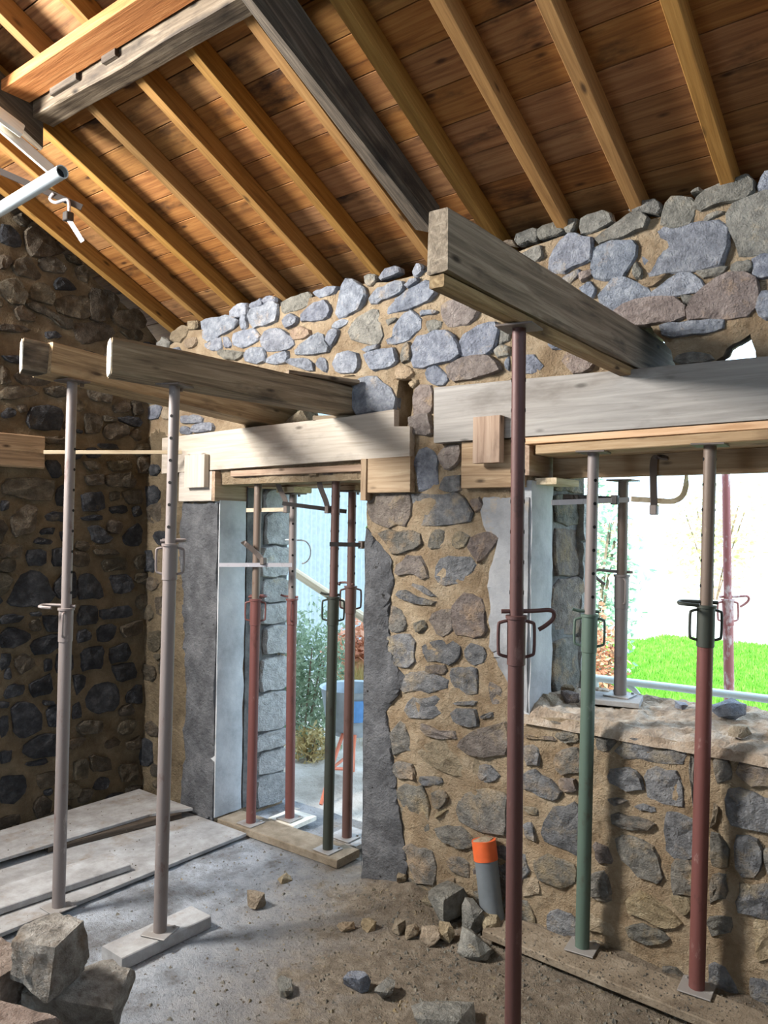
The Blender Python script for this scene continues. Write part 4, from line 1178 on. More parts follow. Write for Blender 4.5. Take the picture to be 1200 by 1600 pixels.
prop((1.075, -1.235, .035), (1.105, -1.24, 2.598), 1.488, 'p_mauve', 'p_mauve', 'p_mauve', FRONT+8, 215, 'loop', 'mauve steel prop under the notched tie beam, standing beside the plank at far left', SIDE-10)
prop((1.69, -1.10, .062), (1.735, -1.11, 2.534), 1.815, 'p_mauve', 'p_mauve', 'p_mauve', SIDE, 45, 'ring', 'dusty mauve steel prop on a thick wooden block, under the brown tie beam', SIDE+80, plate_rot=20, nholes=7)
prop((1.02, .07, .052), (1.045, .06, 2.205), 1.446, 'p_red', 'p_tan', 'p_red', SIDE, 40, 'ring', 'red steel prop at the inner left of the doorway, nearest the pale reveal', None)
prop((1.14, .29, .048), (1.155, .26, 2.111), 1.442, 'p_red', 'p_mauve', 'p_red', FRONT, 205, 'short', 'red steel prop on a white square board in the doorway', FRONT+8)
prop((1.655, .075, .052), (1.69, .06, 2.205), 1.501, 'p_dkgreen', 'p_brown', 'p_dkgreen', SIDE, 215, 'short', 'dark green steel prop at the inner right of the doorway', SIDE-8)
prop((1.62, .285, .048), (1.645, .26, 2.117), 1.55, 'p_brown', 'p_brown', 'p_brown', SIDE+10, 150, 'loop', 'brown steel prop at the outer right of the doorway, behind the dark green one', SIDE+160)
prop((3.40, -.965, .012), (3.432, -1.03, 2.568), 1.617, 'p_dark', 'p_dark', 'p_dark', SIDE, 37, 'cane', 'large dark maroon steel prop in the centre foreground, under the thick tie beam', SIDE-14, plate_rot=10, r1=.0268, r2=.0228)
prop((3.27, -.10, .108), (3.305, -.105, 2.241), 1.54, 'p_green', 'p_mauve', 'p_green', SIDE-10, 217, 'short', 'green-based steel prop in front of the window wall', FRONT+12, plate_rot=8)
prop((3.745, -.10, .108), (3.785, -.10, 2.247), 1.612, 'p_red', 'p_tan', 'p_dkgreen', SIDE, 217, 'loop', 'rust-red steel prop with a green collar, right of the green one', SIDE-5, plate_rot=5)
prop((3.25, .37, 1.108), (3.262, .36, 2.146), 1.69, 'p_mauve', 'p_tan', 'p_mauve', FRONT, 200, 'cane', 'short pinkish-brown steel prop standing on the window sill', None)
prop((3.41, 1.80, -.03), (3.36, 1.80, 2.75), 1.49, 'p_pink', 'p_pink', 'p_pink', SIDE, 30, 'cane', 'faded pink steel prop standing outside in the garden', None)

# ------------------------------------------------------------------ masons' clamps
def flatbar(mb, pts, w, t, side):
    """rectangular bar along pts; side = direction of width w"""
    pts = [Vector(p) for p in pts]; side = Vector(side).normalized(); rings = []
    for i, p in enumerate(pts):
        d = (pts[min(i+1, len(pts)-1)]-pts[max(i-1, 0)]).normalized(); s = (side-d*side.dot(d)).normalized(); nn = d.cross(s)
        rings.append([p+s*w/2+nn*t/2, p-s*w/2+nn*t/2, p-s*w/2-nn*t/2, p+s*w/2-nn*t/2])
    vs = [v for rg in rings for v in rg]; fs = []
    for i in range(len(pts)-1):
        for k in range(4): fs.append((i*4+k, i*4+(k+1) % 4, i*4+4+(k+1) % 4, i*4+4+k))
    fs += [(3, 2, 1, 0), tuple(len(vs)-4+k for k in range(4))]
    mb.add(vs, fs); return mb
def clamp(label, a, b, jaw, mat_bar, mat_jaw, hookend=None):
    a = Vector(a); b = Vector(b); root = empty('mason_clamp', a, label, 'clamp', 'steel clamps on the shuttering')
    bar = [Vector((0, 0, 0)), (b-a)*.5, b-a]
    if hookend: bar += [Vector(p)-a for p in hookend]
    flatbar(MB(), bar if not hookend else arc_pts(bar, 4), .024, .008, (0, 0, 1)).build('bar', mat_bar, root)
    j = [Vector(p)-a for p in jaw]
    flatbar(MB(), arc_pts(j, 4), .030, .010, (.79, .61, .15)).build('sliding_jaw', mat_jaw, root)
    s = Vector(j[-1]); MB().box((s.x-.016, s.y-.016, s.z-.022), (s.x+.016, s.y+.016, s.z+.022), .003).build('slide', mat_jaw, root)
    return root
clamp('pale steel clamp bar crossing the left door reveal at chest height', (.876, -.10, 1.655), (1.25, .16, 1.662), [(1.015, -.03, 1.80), (1.03, -.025, 1.79), (1.075, .03, 1.73), (1.105, .058, 1.682)], 'zinc', 'steel')
clamp('short pale clamp bar hung high at the left of the doorway', (.985, .02, 1.997), (1.21, .165, 2.004), [(1.215, .12, 2.185), (1.165, .118, 2.18), (1.165, .125, 2.14), (1.195, .15, 2.06), (1.20, .158, 2.005)], 'pale', 'steel')
clamp('dark clamp bar across the top middle of the doorway', (1.40, -.08, 2.033), (1.70, .145, 1.99), [(1.64, .09, 2.185), (1.575, .06, 2.18), (1.57, .055, 2.14), (1.60, .075, 2.05), (1.61, .082, 2.0)], 'dsteel', 'steel')
clamp('dark clamp bar with a raised arm at the right door jamb', (1.70, .0, 1.802), (1.925, .20, 1.80), [(1.885, .225, 1.90), (1.88, .215, 1.88), (1.845, .17, 1.82), (1.83, .13, 1.80)], 'dsteel', 'steel')
clamp('pale clamp bar sticking out of the left window reveal', (3.05, .02, 2.026), (3.32, .28, 2.046), [(3.07, .10, 2.055), (3.13, .13, 2.052), (3.22, .2, 2.047), (3.27, .235, 2.044)], 'zinc', 'dsteel')
clamp('curved clamp hanging from the brown board at the top of the window', (3.385, .13, 2.043), (3.53, .235, 2.035), [(3.535, .17, 2.225), (3.49, .155, 2.228), (3.478, .15, 2.20), (3.478, .15, 2.1), (3.478, .16, 1.995)], 'pale', 'steel', [(3.565, .262, 2.055), (3.58, .275, 2.10), (3.582, .28, 2.16)])
h = MB().tube([(1.135+.05*math.cos(k*math.pi/14*1.0-math.pi/2), .37+.03*math.cos(k*math.pi/14-math.pi/2), 1.735+.075*math.sin(k*math.pi/14-math.pi/2)) for k in range(15)]+[(1.05, .30, 1.812)], .005, 8).build('hook_rod', 'white', smooth=True)
tag(h, 'thin white bent rod hooked behind the red door prop', 'rod')

# ------------------------------------------------------------------ boards on the floor
def poly_slab(name, pts, z0, z1, mat, label, cat):
    c = sum((Vector(p) for p in pts), Vector((0, 0)))/len(pts)
    # local X along first edge so the grain follows it
    e = (Vector(pts[1])-Vector(pts[0])).normalized(); m = Matrix(((e.x, -e.y, 0), (e.y, e.x, 0), (0, 0, 1))).to_4x4(); m.translation = (c.x, c.y, z0); inv = m.inverted()
    n = len(pts); bot = z1 if isinstance(z1, (list, tuple)) else [z1]*n
    vs = [inv @ Vector((p[0], p[1], z0)) for p in pts]+[inv @ Vector((p[0], p[1], bot[i])) for i, p in enumerate(pts)]
    mb = MB(); mb.add(vs, [tuple(range(n))[::-1], tuple(range(n, 2*n))]+[(i, (i+1) % n, n+(i+1) % n, n+i) for i in range(n)])
    o = mb.build(name, mat); o.matrix_world = m
    bm = bmesh.new(); bm.from_mesh(o.data); bmesh.ops.recalc_face_normals(bm, faces=bm.faces); bmesh.ops.bevel(bm, geom=bm.edges[:], offset=.002, segments=1, affect='EDGES'); bm.to_mesh(o.data); bm.free()
    return tag(o, label, cat)
poly_slab('plywood_sheet', [(1.05, -1.95), (1.02, -1.50), (.90, -1.10), (1.09, -.02), (.70, -.03), (.05, -.06), (.05, -1.95)], .012, .032, 'sheet', 'large dusty plywood sheet lying on the floor in the left corner', 'board') if False else None
poly_slab('plywood_sheet', [(1.10, -1.95), (1.085, -.025), (.06, -.03), (.06, -1.95)], .014, .034, 'sheet', 'large dusty plywood sheet lying on the floor in the left corner', 'board')
poly_slab('plywood_sheet', [(.42, -1.55), (.50, -.30), (.62, -.06), (.05, -.06), (.05, -1.6)], .072, .090, 'sheet', 'second dusty sheet raised on a dark timber against the left wall', 'board')
o = timber('floor_timber', (.41, -.93, .053), (.56, -.12, .053), .07, .036, 'old_dark', ch=.004); tag(o, 'dark square timber under the edge of the raised sheet', 'timber')
o = timber('floor_timber', (.16, -1.5, .053), (.16, -.15, .053), .06, .036, 'old', ch=.004); tag(o, 'dark timber bearer along the left wall under the raised sheet', 'timber')
o = timber('plank', (.78, -1.95, .056), (.885, -.77, .056), .235, .034, 'sheet', ch=.004); tag(o, 'short thick dusty plank on the plywood beside the far left prop', 'plank')
o = timber('wooden_block', (1.665, -1.33, .03), (1.672, -.855, .03), .155, .058, 'sheet', ch=.004); tag(o, 'thick pale wooden block under the mauve prop', 'block')
o = timber('plank', (.80, .09, .027), (1.79, .098, .027), .20, .046, 'dirty_plank', ch=.004); tag(o, 'dusty plank lying across the door threshold under two props', 'plank')
o = timber('base_board', (1.02, .325, .030), (1.24, .325, .030), .215, .026, 'cutend', ch=.002); o.rotation_euler.rotate_axis('Z', .02); tag(o, 'white square board under the red prop', 'board')
o = timber('base_board', (1.50, .335, .030), (1.74, .335, .030), .22, .026, 'sheet', ch=.002); tag(o, 'small pale board under the outer right door prop', 'board')
o = timber('plank', (2.86, -.135, .085), (4.1, -.19, .085), .20, .036, 'dirty_plank', ch=.005); tag(o, 'dirty plank along the foot of the window wall under two props', 'plank')
o = timber('base_board', (3.12, .33, 1.094), (3.36, .33, 1.094), .2, .024, 'sheet', ch=.002); o.rotation_euler.rotate_axis('Z', .25); tag(o, 'pale square board on the window sill under the short prop', 'board')

# window sill rubble
mb = MB(); nx, ny = 150, 34
for i in range(nx+1):
    for j in range(ny+1):
        x = 2.93+1.8*i/nx; y = -.01+.62*j/ny
        h = 1.056+.021*noise.fractal(Vector((x*7, y*7, 3)), .7, 2.1, 6)+.013*noise.noise(Vector((x*19, y*19, 1)))+.045*math.exp(-((x-2.98)/.10)**2)*math.exp(-((y-.22)/.22)**2)+.025*(y/.6)
        if j == 0: h = 1.0+.01*noise.noise(Vector((x*5, 0, 2)))
        if j == 1: h = 1.038+.016*noise.noise(Vector((x*9, 0, 2)))+.012*noise.noise(Vector((x*25, 0, 2)))
        if j <= 1: y = -.026+j*.016+.010*noise.noise(Vector((x*14, 1, 2)))
        e = min(j, ny-j)
        mb.v.append((x, y, h if j < ny else 1.0))
for i in range(nx):
    for j in range(ny):
        a = i*(ny+1)+j; mb.f.append((a, a+ny+1, a+ny+2, a+1))
sill_mat = rough_mat('sill_rubble', [(.28, srgb((122, 106, 90))), (.5, srgb((180, 162, 142))), (.7, srgb((208, 198, 184)))], scale=9, layers=((16, 1, 8), (90, .7, 5)), strength=1, dist=.02, rnd=False, val=0, hue=0, sat=0)
o = mb.build('sill_rubble', sill_mat, wall_back); o['kind'] = 'stuff'; o['label'] = 'crumbled mortar and rubble bedding on the broken window sill'
R = random.Random(77)
k = 0
for (x, y, d, m_, lab) in ((3.53, .42, (.09, .06, .05), 'b', 'small blue-grey stone lying on the window sill'), (3.735, .40, (.15, .12, .085), 'b', 'larger dark angular stone on the window sill by the red prop'),
                     (3.01, .10, (.09, .08, .06), 't', 'tan stone at the front of the rubble heap in the window corner'), (3.06, .22, (.11, .08, .07), 'r', 'reddish stone in the rubble heap in the window corner'), (3.00, .33, (.10, .09, .07), 't', 'pale tan stone at the back of the rubble heap in the window corner'),
                     (3.85, .10, (.13, .09, .05), 't', 'flat yellowish stone at the right of the window sill'), (3.98, .22, (.14, .1, .05), 't', 'yellowish flat stone at the right edge of the window sill')):
    o = rock('rubble_stone', (x, y, 1.07), d, 200+k, m_, R.uniform(0, 3), sub=1, rough=.03); tag(o, lab, 'stone', 'stones on the window sill'); k += 1

# grey waste pipe with orange end leaning on the wall
pa = Vector((2.845, -.098, .0)); pbv = Vector((2.768, -.080, .435)); ax = (pbv-pa)
pipe = empty('drain_pipe', pa, 'grey plastic pipe with an orange taped rim leaning on the wall', 'pipe')
rr = .054
def pipetube(t0, t1, r, cap): 
    return MB().tube([ax*t0, ax*t1], r, 26, cap)
pipetube(0, .86, rr, True).build('pipe_body', 'pvc', pipe, smooth=True)
pipetube(.80, 1.0, rr+.003, True).build('orange_rim', 'orange', pipe, smooth=True)
d_ = ax.normalized(); cpl = rock('mortar_plug', tuple(ax+d_*(-.012)), (.098, .098, .03), 5, 't', 0, pipe, npts=30, flat=.5)
cpl.rotation_mode = 'QUATERNION'; cpl.rotation_quaternion = Vector((0, 0, 1)).rotation_difference(d_)

# ------------------------------------------------------------------ stones lying about
FR = [((1.75, -.567), (.085, .075, .085), 't', 'tan lump of mortar on the open floor left of centre'), ((1.675, -.29), (.06, .045, .04), 't', 'small tan crumb of stone nearest the threshold plank'),
      ((2.378, -.997), (.11, .05, .045), 'g', 'flat grey sliver of stone on the floor in the foreground'), ((2.60, -.80), (.10, .07, .06), 'b', 'blue-grey stone, left of the foreground pair'),
      ((2.71, -.765), (.09, .075, .055), 'g', 'grey stone, right of the foreground pair'), ((2.866, -.30), (.13, .10, .135), 'g', 'upright angular stone left of the maroon prop'),
      ((2.60, -.13), (.21, .14, .15), 'g', 'largest fallen stone at the foot of the wall beside the pipe'), ((2.765, -.17), (.10, .07, .14), 'g', 'tall thin stone leaning at the foot of the grey pipe'),
      ((2.86, -.14), (.10, .09, .08), 't', 'brown stone between the pipe and the maroon prop'), ((2.638, -.33), (.10, .08, .06), 't', 'flat tan stone in the scatter before the wall'),
      ((2.56, -.36), (.055, .05, .06), 't', 'small round tan stone, right of the pair in the scatter'), ((2.48, -.355), (.06, .05, .05), 't', 'small tan stone, left of the pair in the scatter'),
      ((2.345, -.41), (.06, .045, .05), 't', 'pale pebble-sized stone at the left of the scatter'), ((2.26, -.47), (.075, .05, .035), 't', 'flat chip of stone at the far left of the scatter'),
      ((2.69, -.28), (.07, .06, .075), 't', 'little upright stone just below the largest fallen stone'), ((2.47, -.10), (.06, .05, .045), 't', 'small tan stone close to the wall left of the largest one'),
      ((2.25, -.02), (.05, .045, .04), 't', 'small pebble of mortar near the foot of the door jamb')]
for k, ((x, y), d, m_, lab) in enumerate(FR):
    o = rock('fallen_stone', (x, y, floor_h(x, y)-.008), tuple(q*1.28 for q in d), 300+k, m_, k*1.3, sub=1, rough=.03); tag(o, lab, 'stone', 'stones fallen on the floor')
o = rock('stone_slab', (2.99, -.78, .0), (.30, .20, .075), 331, 'g', .5, sub=2, rough=.012, npts=26); tag(o, 'flat pale stone slab at the bottom edge, left of the maroon prop', 'stone', 'stones fallen on the floor')
for k, (p, d, m_, lab, rot) in enumerate([((1.99, -1.80, .235), (.22, .2, .24), 'rub', 'blocky brown and grey stone on top of the foreground heap', .2),
        ((2.02, -1.71, .0), (.40, .26, .25), 'rub', 'wide grey stone at the right foot of the foreground heap', .5), ((2.10, -1.93, .10), (.27, .22, .20), 'rub2', 'reddish-brown stone at the front of the foreground heap', 1.1),
        ((1.80, -1.88, .13), (.24, .2, .22), 'rub2', 'brown stone at the left of the foreground heap, cut by the picture edge', 2.0), ((2.2, -2.0, .0), (.34, .3, .14), 'g', 'low stone under the front of the foreground heap', .3), ((1.78, -1.9, .0), (.36, .3, .15), 'g', 'low stone under the left of the foreground heap', .9)]):
    o = rock('rubble_stone', p, d, 400+k, m_, rot, sub=6, rough=.045, npts=18, box=.34); tag(o, lab, 'stone', 'heap of stones in the foreground')

# grit and crumbs strewn on floor, boards and along the wall foot
def strew(name, pts, smin, smax, mat, label, seed):
    Rg = np.random.default_rng(seed); base = np.array([(1, 0, -.6), (-.5, .87, -.6), (-.5, -.87, -.6), (.2, .1, .8)]); F = [(0, 1, 3), (1, 2, 3), (2, 0, 3), (0, 2, 1)]
    vs = []; fs = []
    for (x, y, z) in pts:
        s = smin*(smax/smin)**(Rg.random()**2.2); v = base*(s*Rg.uniform(.7, 1.3, (4, 3))); a = Rg.random()*6.28; ca, sa = math.cos(a), math.sin(a); o = len(vs)
        for q in v: vs.append((x+q[0]*ca-q[1]*sa, y+q[0]*sa+q[1]*ca, z+q[2]*.7+s*.3))
        fs += [(o+f[0], o+f[1], o+f[2]) for f in F]
    mb = MB(); mb.v = vs; mb.f = fs; o = mb.build(name, mat); tag(o, label, 'grit', kind='stuff'); return o
R = random.Random(1)
pts = []
while len(pts) < 7000:
    x = R.uniform(1.15, 4.1); y = -abs(R.gauss(0, .55)) if R.random() < .65 else R.uniform(-1.8, -.02)
    if y < -2 or y > -.04: continue
    w = min(1, max(.12, (x-1.6)/1.3))
    if R.random() > w: continue
    pts.append((x, y, floor_h(x, y)))
strew('grit', pts, .0018, .014, 'gs', 'mortar crumbs and grit strewn over the floor towards the window wall', 1)
pts = []
for _ in range(420):
    x = R.uniform(.1, 1.08); y = R.uniform(-1.6, -.05)
    pts.append((x, y, .034 if x > .65 else .09))
strew('debris', pts, .0012, .007, 'lg', 'dark specks and crumbs on the plywood sheets at left', 2)
pts = [(R.uniform(2.9, 4.05), R.uniform(-.27, -.07), .103) for _ in range(900)]
strew('grit', pts, .0015, .008, 'gs', 'grit lying on the plank along the window wall', 3)

# ------------------------------------------------------------------ scaffold bits at upper left
a = Vector((2.033, -1.841, 3.157)); b = Vector((.06, -1.828, 3.045))
d = (b-a).normalized()
st = empty('scaffold_tube', a, 'pale galvanised scaffold tube with an open end at upper left', 'tube')
mb = MB(); n = 28; nn = d.orthogonal().normalized(); bb = d.cross(nn); L = (b-a).length; vs = []
for rad, tt in ((.0242, L), (.0242, 0), (.0205, 0), (.0205, .3)):
    for k in range(n): vs.append(d*tt+(nn*math.cos(2*math.pi*k/n)+bb*math.sin(2*math.pi*k/n))*rad)
fs = [(i*n+k, i*n+(k+1) % n, (i+1)*n+(k+1) % n, (i+1)*n+k) for i in range(3) for k in range(n)]
fs.append(tuple(k for k in range(n)))
mb.add(vs, fs); mb.build('tube', 'galv', st, smooth=True)
mb = MB(); mb.add([d*.025+(nn*math.cos(2*math.pi*k/n)+bb*math.sin(2*math.pi*k/n))*.0208 for k in range(n)], [tuple(range(n))]); mb.build('bore_shade', 'black', st)  # black disc stands for the shade inside the tube
cl = empty('mason_clamp', (.372, -1.261, 3.84), 'dark steel bar clamp with a bright hook, hanging from the roof at left', 'clamp')
A = Vector((.372, -1.261, 3.822)); B = Vector((.64, -.93, 3.668)); O = Vector(cl.location)
flatbar(MB(), [A+(A-B)*.8-O, B-O], .034, .008, (0, 0, 1)).build('bar', 'dsteel', cl)
J = Vector((.405, -1.02, 3.735))
hk = [Vector((-.03, -.03, .06)), Vector((-.045, -.04, .03)), Vector((-.02, -.02, .01)), Vector((.02, .02, .03)), Vector((.03, .03, -.0)), Vector((.03, .03, -.05))]
CJ = B-O+Vector((-.06, -.09, .0))
MB().tube(arc_pts([CJ+q for q in hk], 4), .009, 8).build('hook', 'zinc', cl, smooth=True)
MB().box(tuple(CJ+Vector((.005, .005, -.09))), tuple(CJ+Vector((.05, .05, -.04))), .004).build('slide', 'dsteel', cl)
flatbar(MB(), [CJ+Vector((.03, .03, -.08)), CJ+Vector((.085, .085, -.20))], .026, .006, (.79, .61, .3)).build('handle', 'zinc', cl)
# pale board pieces nailed at the sawn principal's end
o = timber('board_offcut', (1.03, -1.62, 3.755), (1.03, -1.33, 3.625), .02, .05, 'cutend', ch=.002); tag(o, 'pale edge of a short board fixed on the sawn principal at upper left', 'board')
o = timber('board_offcut', (1.10, -1.75, 3.70), (.80, -1.52, 3.60), .10, .018, 'form_tan', ch=.002); tag(o, 'beige short board sticking out at the left edge, below the sawn principal', 'board')
o = timber('board_offcut', (1.09, -1.75, 3.80), (1.07, -1.50, 3.735), .03, .07, 'cutend', ch=.012); tag(o, 'whitish rounded wood offcut at the left edge, beside the sawn principal', 'board')

# ------------------------------------------------------------------ outside
gm = rough_mat('trodden_ground', [(.3, srgb((150, 142, 132))), (.5, srgb((190, 184, 174))), (.7, srgb((212, 208, 202)))], scale=3, layers=((8, 1, 8), (60, .6, 5)), strength=.8, dist=.03, rnd=False, val=0, hue=0, sat=0)
mb = MB(); xs = np.concatenate([np.arange(-30, -2, 4), np.arange(-2, 2.4, .08), np.arange(2.4, 34, 4)]); ys = np.concatenate([np.arange(.55, 4, .08), np.arange(4, 40, 4)])
nY = len(ys)
mb.v = [(x, y, -.035+.025*noise.fractal(Vector((x*3, y*3, 1)), .9, 2, 4)+(.10*math.exp(-((x-.45)/.5)**2-((y-1.2)/.35)**2)*(.6+.6*noise.noise(Vector((x*8, y*8, 0)))))) for x in xs for y in ys]
mb.f = [(i*nY+j, (i+1)*nY+j, (i+1)*nY+j+1, i*nY+j+1) for i in range(len(xs)-1) for j in range(nY-1)]
o = mb.build('ground', gm, smooth=True); tag(o, 'pale trodden earth path outside the doorway', 'ground', kind='structure')
lm = rough_mat('lawn_soil', [(.3, srgb((70, 120, 34))), (.7, srgb((110, 160, 60)))], rnd=False, val=0, hue=0, sat=0)
mb = MB(); mb.add([(.3, 3.0, .0), (34, 3.0, .0), (34, 12.0, .0), (-1, 10.3, .0), (-1, 6, .0)], [(0, 1, 2, 3, 4)])
o = mb.build('lawn', lm); tag(o, 'bright green sunlit lawn seen through the window', 'lawn', kind='structure')
def quads_mesh(name, P, D, S, mat, parent=None):
    """leaf quads: centre P, long axis D, side S (numpy n x 3)"""
    n = len(P); v = np.empty((n, 4, 3)); v[:, 0] = P-D; v[:, 1] = P+S; v[:, 2] = P+D; v[:, 3] = P-S
    me = bpy.data.meshes.new(name); me.vertices.add(n*4); me.vertices.foreach_set('co', v.ravel()); me.loops.add(n*4); me.loops.foreach_set('vertex_index', np.arange(n*4))
    me.polygons.add(n); me.polygons.foreach_set('loop_start', np.arange(n)*4); me.update(calc_edges=True); me.materials.append(mat)
    o = bpy.data.objects.new(name, me); COL.objects.link(o)
    if parent: o.parent = parent
    return o
def leaf_mat(name, a, b, trans=.35):
    m, t, bs = nt(name); v = coords(t, rnd=False)
    n = N(t, 'ShaderNodeTexNoise', Scale=9, Detail=5); t.links.new(v, n.inputs['Vector']); rp = ramp(t, [(.35, a), (.65, b)]); t.links.new(n.outputs['Fac'], rp.inputs['Fac'])
    t.links.new(rp.outputs[0], bs.inputs['Base Color']); bs.inputs['Roughness'].default_value = .6
    tr = N(t, 'ShaderNodeBsdfTranslucent'); t.links.new(rp.outputs[0], tr.inputs['Color']); mx = N(t, 'ShaderNodeMixShader'); mx.inputs[0].default_value = trans
    t.links.new(bs.outputs[0], mx.inputs[1]); t.links.new(tr.outputs[0], mx.inputs[2]); t.links.new(mx.outputs[0], t.nodes['Material Output'].inputs['Surface'])
    return m
G = np.random.default_rng(4)
def unit(n):
    d = G.normal(size=(n, 3)); return d/np.linalg.norm(d, axis=1, keepdims=True)
# grass blades
n = 60000; y = 3.2+7.6*G.random(n)**1.3; x = -1.5+y*.15+(5.5+y*.1)*G.random(n)
P = np.stack([x, y, np.full(n, .04)], 1); D = np.stack([G.normal(0, .016, n), G.normal(0, .016, n), .035+.03*G.random(n)], 1); S = np.stack([np.full(n, .004), G.normal(0, .004, n), np.zeros(n)], 1)*(1+y/6)[:, None]
o = quads_mesh('grass', P, D, S, leaf_mat('grass_blades', srgb((92, 158, 40)), srgb((140, 196, 78)))); tag(o, 'short bright grass blades of the lawn', 'grass', kind='stuff')
def bush(name, c, rad, nl, size, mat, stem_mat, label, cat, group=None, long=1.0, upw=0.0, stems=6):
    c = np.array(c, float); rad = np.array(rad, float)
    root = empty(name, (c[0], c[1], c[2]), label, cat, group)
    d = unit(nl); r_ = G.random(nl)**.4; clump = 1+.22*np.sin(d[:, 0]*7+c[0])*np.cos(d[:, 2]*6)+.15*np.sin(d[:, 1]*9)
    P = d*(r_*clump)[:, None]*rad; P[:, 2] += rad[2]; P[:, 2] = np.abs(P[:, 2])
    D = unit(nl); D[:, 2] = np.abs(D[:, 2])*(.4+upw)+upw*.5; D /= np.linalg.norm(D, axis=1, keepdims=True); S = np.cross(D, unit(nl)); S /= np.linalg.norm(S, axis=1, keepdims=True)+1e-6
    s = size*(.6+.8*G.random(nl))[:, None]
    quads_mesh('foliage', P, D*s*long, S*s*.5, mat, root)['kind'] = 'stuff'
    mb = MB()
    for k in range(stems):
        a = k*2.4; mb.tube(arc_pts([(0.05*math.cos(a)*rad[0], .05*math.sin(a)*rad[1], -.02), (.3*math.cos(a)*rad[0], .3*math.sin(a)*rad[1], rad[2]*.8), (.55*math.cos(a)*rad[0], .55*math.sin(a)*rad[1], rad[2]*1.5)], 3), [.012*max(.4, rad[2])]*6+[.004], 6)
    mb.build('stems', stem_mat, root)
    return root
gl = leaf_mat('grey_green_leaf', srgb((112, 134, 108)), srgb((168, 186, 158)))
gd = leaf_mat('green_leaf', srgb((70, 120, 50)), srgb((120, 170, 84)))
dr = leaf_mat('dry_orange_leaf', srgb((184, 122, 92)), srgb((224, 172, 140)), .25)
gs = leaf_mat('straw_blade', srgb((176, 154, 96)), srgb((214, 196, 146)), .25)
pg = leaf_mat('glare_blue_green_leaf', srgb((150, 184, 158)), srgb((196, 220, 196)))  # leaf colour lightened to carry the glare outdoors
pl = leaf_mat('pale_sunlit_leaf', srgb((196, 200, 140)), srgb((232, 232, 190)), .3)  # pale leaf colour carries the glare that washes out the hedge
bush('shrub', (.05, 1.55, -.03), (.42, .36, .62), 5200, .020, gl, MT['old'], 'wispy grey-green shrub just outside the doorway', 'shrub', long=1.3, upw=.3)
bush('shrub', (.32, 1.36, -.02), (.20, .16, .16), 700, .016, gs, MT['old'], 'low straggly plant at the foot of the grey-green shrub', 'shrub', long=1.8, upw=.2)
bush('shrub', (.02, 2.45, .35), (.40, .32, .34), 1500, .045, dr, MT['old'], 'bush of dried orange-brown flower heads beyond the doorway', 'shrub')
n = 900; x = G.normal(.22, .13, n); yy = G.normal(2.2, .1, n); P = np.stack([x, yy, .25+.2*G.random(n)], 1); D = np.stack([G.normal(.0, .07, n), G.normal(0, .04, n), .2+.12*G.random(n)], 1); S = np.stack([np.full(n, .004), np.full(n, .003), np.zeros(n)], 1)
gr = quads_mesh('ornamental_grass', P, D, S, gs); tag(gr, 'clump of dry straw-coloured grass beneath the orange bush', 'grass', kind='stuff')
bush('shrub', (.62, 1.95, 1.80), (.13, .12, .12), 300, .03, gd, MT['old'], 'bright green leafy sprig beside the right door jamb', 'shrub', stems=2)
tag(timber('leaning_pole', (.08, 1.37, 1.53), (.62, 1.78, 1.10), .07, .07, 'pale', ch=.02), 'pale greenish pole leaning across beyond the doorway', 'pole')
# the sprig needs a stem to the ground
o = MB().tube(arc_pts([(.62, 1.95, -.03), (.60, 1.97, 1.0), (.62, 1.95, 1.85)], 4), .008, 6).build('sapling_stem', 'old', smooth=True); tag(o, 'thin stem carrying the green sprig near the door jamb', 'stem')
# corrugated shed wall
cw = empty('corrugated_wall', (-3.2, 4.2, 0), 'pale blue corrugated metal shed wall beyond the doorway', 'wall')
cm = plain('pale_blue_sheet', srgb((122, 142, 154)), .5)
for s in range(7):
    mb = MB(); x0 = -3.2+s*.83; k = 84; xs = [x0+.84*i/k for i in range(k+1)]
    mb.v = [(x, .016*math.cos(2*math.pi*(x)/.076)+.003*(s % 2), z) for x in xs for z in (0, 3.6)]+[(x, .016*math.cos(2*math.pi*(x)/.076)+.003*(s % 2)+.002, z) for x in xs for z in (0, 3.6)]
    mb.f = [(2*i, 2*i+2, 2*i+3, 2*i+1) for i in range(k)]
    o2 = 2*(k+1); mb.f += [(o2+2*i+1, o2+2*i+3, o2+2*i+2, o2+2*i) for i in range(k)]
    mb.build('metal_sheet', cm, cw, smooth=True)
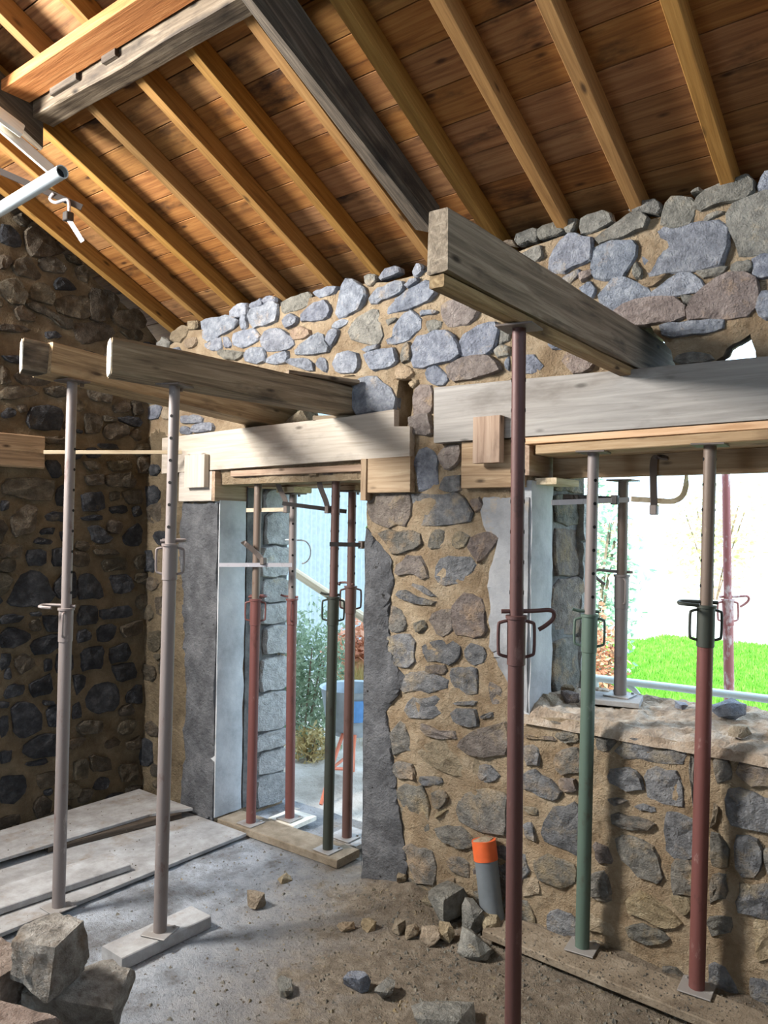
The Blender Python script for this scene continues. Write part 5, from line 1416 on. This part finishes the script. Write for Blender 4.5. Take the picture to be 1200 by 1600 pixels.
# tub on an orange tubular stand
T = Vector((.86, 1.24, -.02)); wb = empty('mixing_tub', T, 'grey-blue tub with a blue patch on an orange tubular stand outside the door', 'tub')
MB().lathe([(.0, .37), (.15, .37), (.20, .45), (.245, .71), (.255, .72), (.235, .71), (.19, .46), (.14, .385), (0, .385)], 28).build('tub', 'tub', wb, smooth=True)
mb = MB(); n = 10
for i in range(n+1):
    a = math.radians(-62+46*i/n)
    for (r_, z) in ((.222, .50), (.243, .66)): mb.v.append((r_*math.cos(a)*1.02, r_*math.sin(a)*1.02, z))
mb.f = [(2*i, 2*i+2, 2*i+3, 2*i+1) for i in range(n)]; mb.build('label_patch', 'bluepatch', wb)
for k, pts in enumerate(([(.04, -.16, .40), (.09, -.34, .2), (.14, -.50, .0)], [(.12, -.12, .40), (.14, -.17, .2), (.16, -.22, .0)], [(-.10, .14, .40), (-.14, .18, .0)], [(.12, .14, .40), (.16, .18, .0)])):
    MB().tube(arc_pts(pts, 4), .014, 10).build('leg', 'orange_steel', wb, smooth=True)
for pts in ([(.09, -.34, .2), (.145, -.18, .17)], [(.04, -.14, .385), (.12, -.12, .385)], [(.09, -.34, .2), (-.13, .17, .17)]): MB().tube(pts, .011, 8).build('crossbar', 'orange_steel', wb, smooth=True)
# steel rail outside the window
rl = empty('steel_rail', (2.55, 1.6, 0), 'grey steel tube rail with a curved brace outside the window', 'rail')
O = Vector((2.55, 1.6, 0))
MB().tube([(0.05, 0, .935), (1.9, .0, .955)], .024, 16).build('top_tube', 'galv', rl, smooth=True)
MB().tube([(0.07, 0, .92), (.07, 0, -.03)], .02, 14).build('post', 'galv', rl, smooth=True)
MB().tube(arc_pts([(.12, 0, .93), (.28, 0, .915), (.36, 0, .85), (.38, 0, .70), (.38, 0, -.03)], 5), .016, 12).build('curved_brace', 'galv', rl, smooth=True)
MB().tube(arc_pts([(1.30, 0, .94), (1.12, 0, .86), (1.06, 0, .72), (1.05, 0, -.03)], 5), .018, 12).build('curved_brace', 'galv', rl, smooth=True)
# hedge and shrubs beyond the lawn
for k, (x, y, rx, rz) in enumerate(((-4.6, 18.5, 1.5, 1.5), (-1.2, 18.9, 1.5, 1.7), (2.2, 18.6, 1.5, 1.6), (5.6, 19, 1.5, 1.7), (9.0, 18.8, 1.5, 1.6))):
    bush('hedge_shrub', (x, y, .1), (rx, 1.2, rz), 1300, .10, pl, MT['old'], 'pale sunlit bush at the end of the lawn, %s from the left' % ORD[k], 'shrub', 'bushes beyond the lawn')
bush('garden_shrub', (1.50, 4.5, 0), (.24, .2, .52), 700, .035, dr, MT['old'], 'small orange-brown shrub at the left edge of the window view', 'shrub')
bush('garden_shrub', (1.0, 5.3, -.02), (.62, .35, 1.35), 1800, .055, pg, MT['old'], 'blue-green bush at the upper left of the window view', 'shrub')
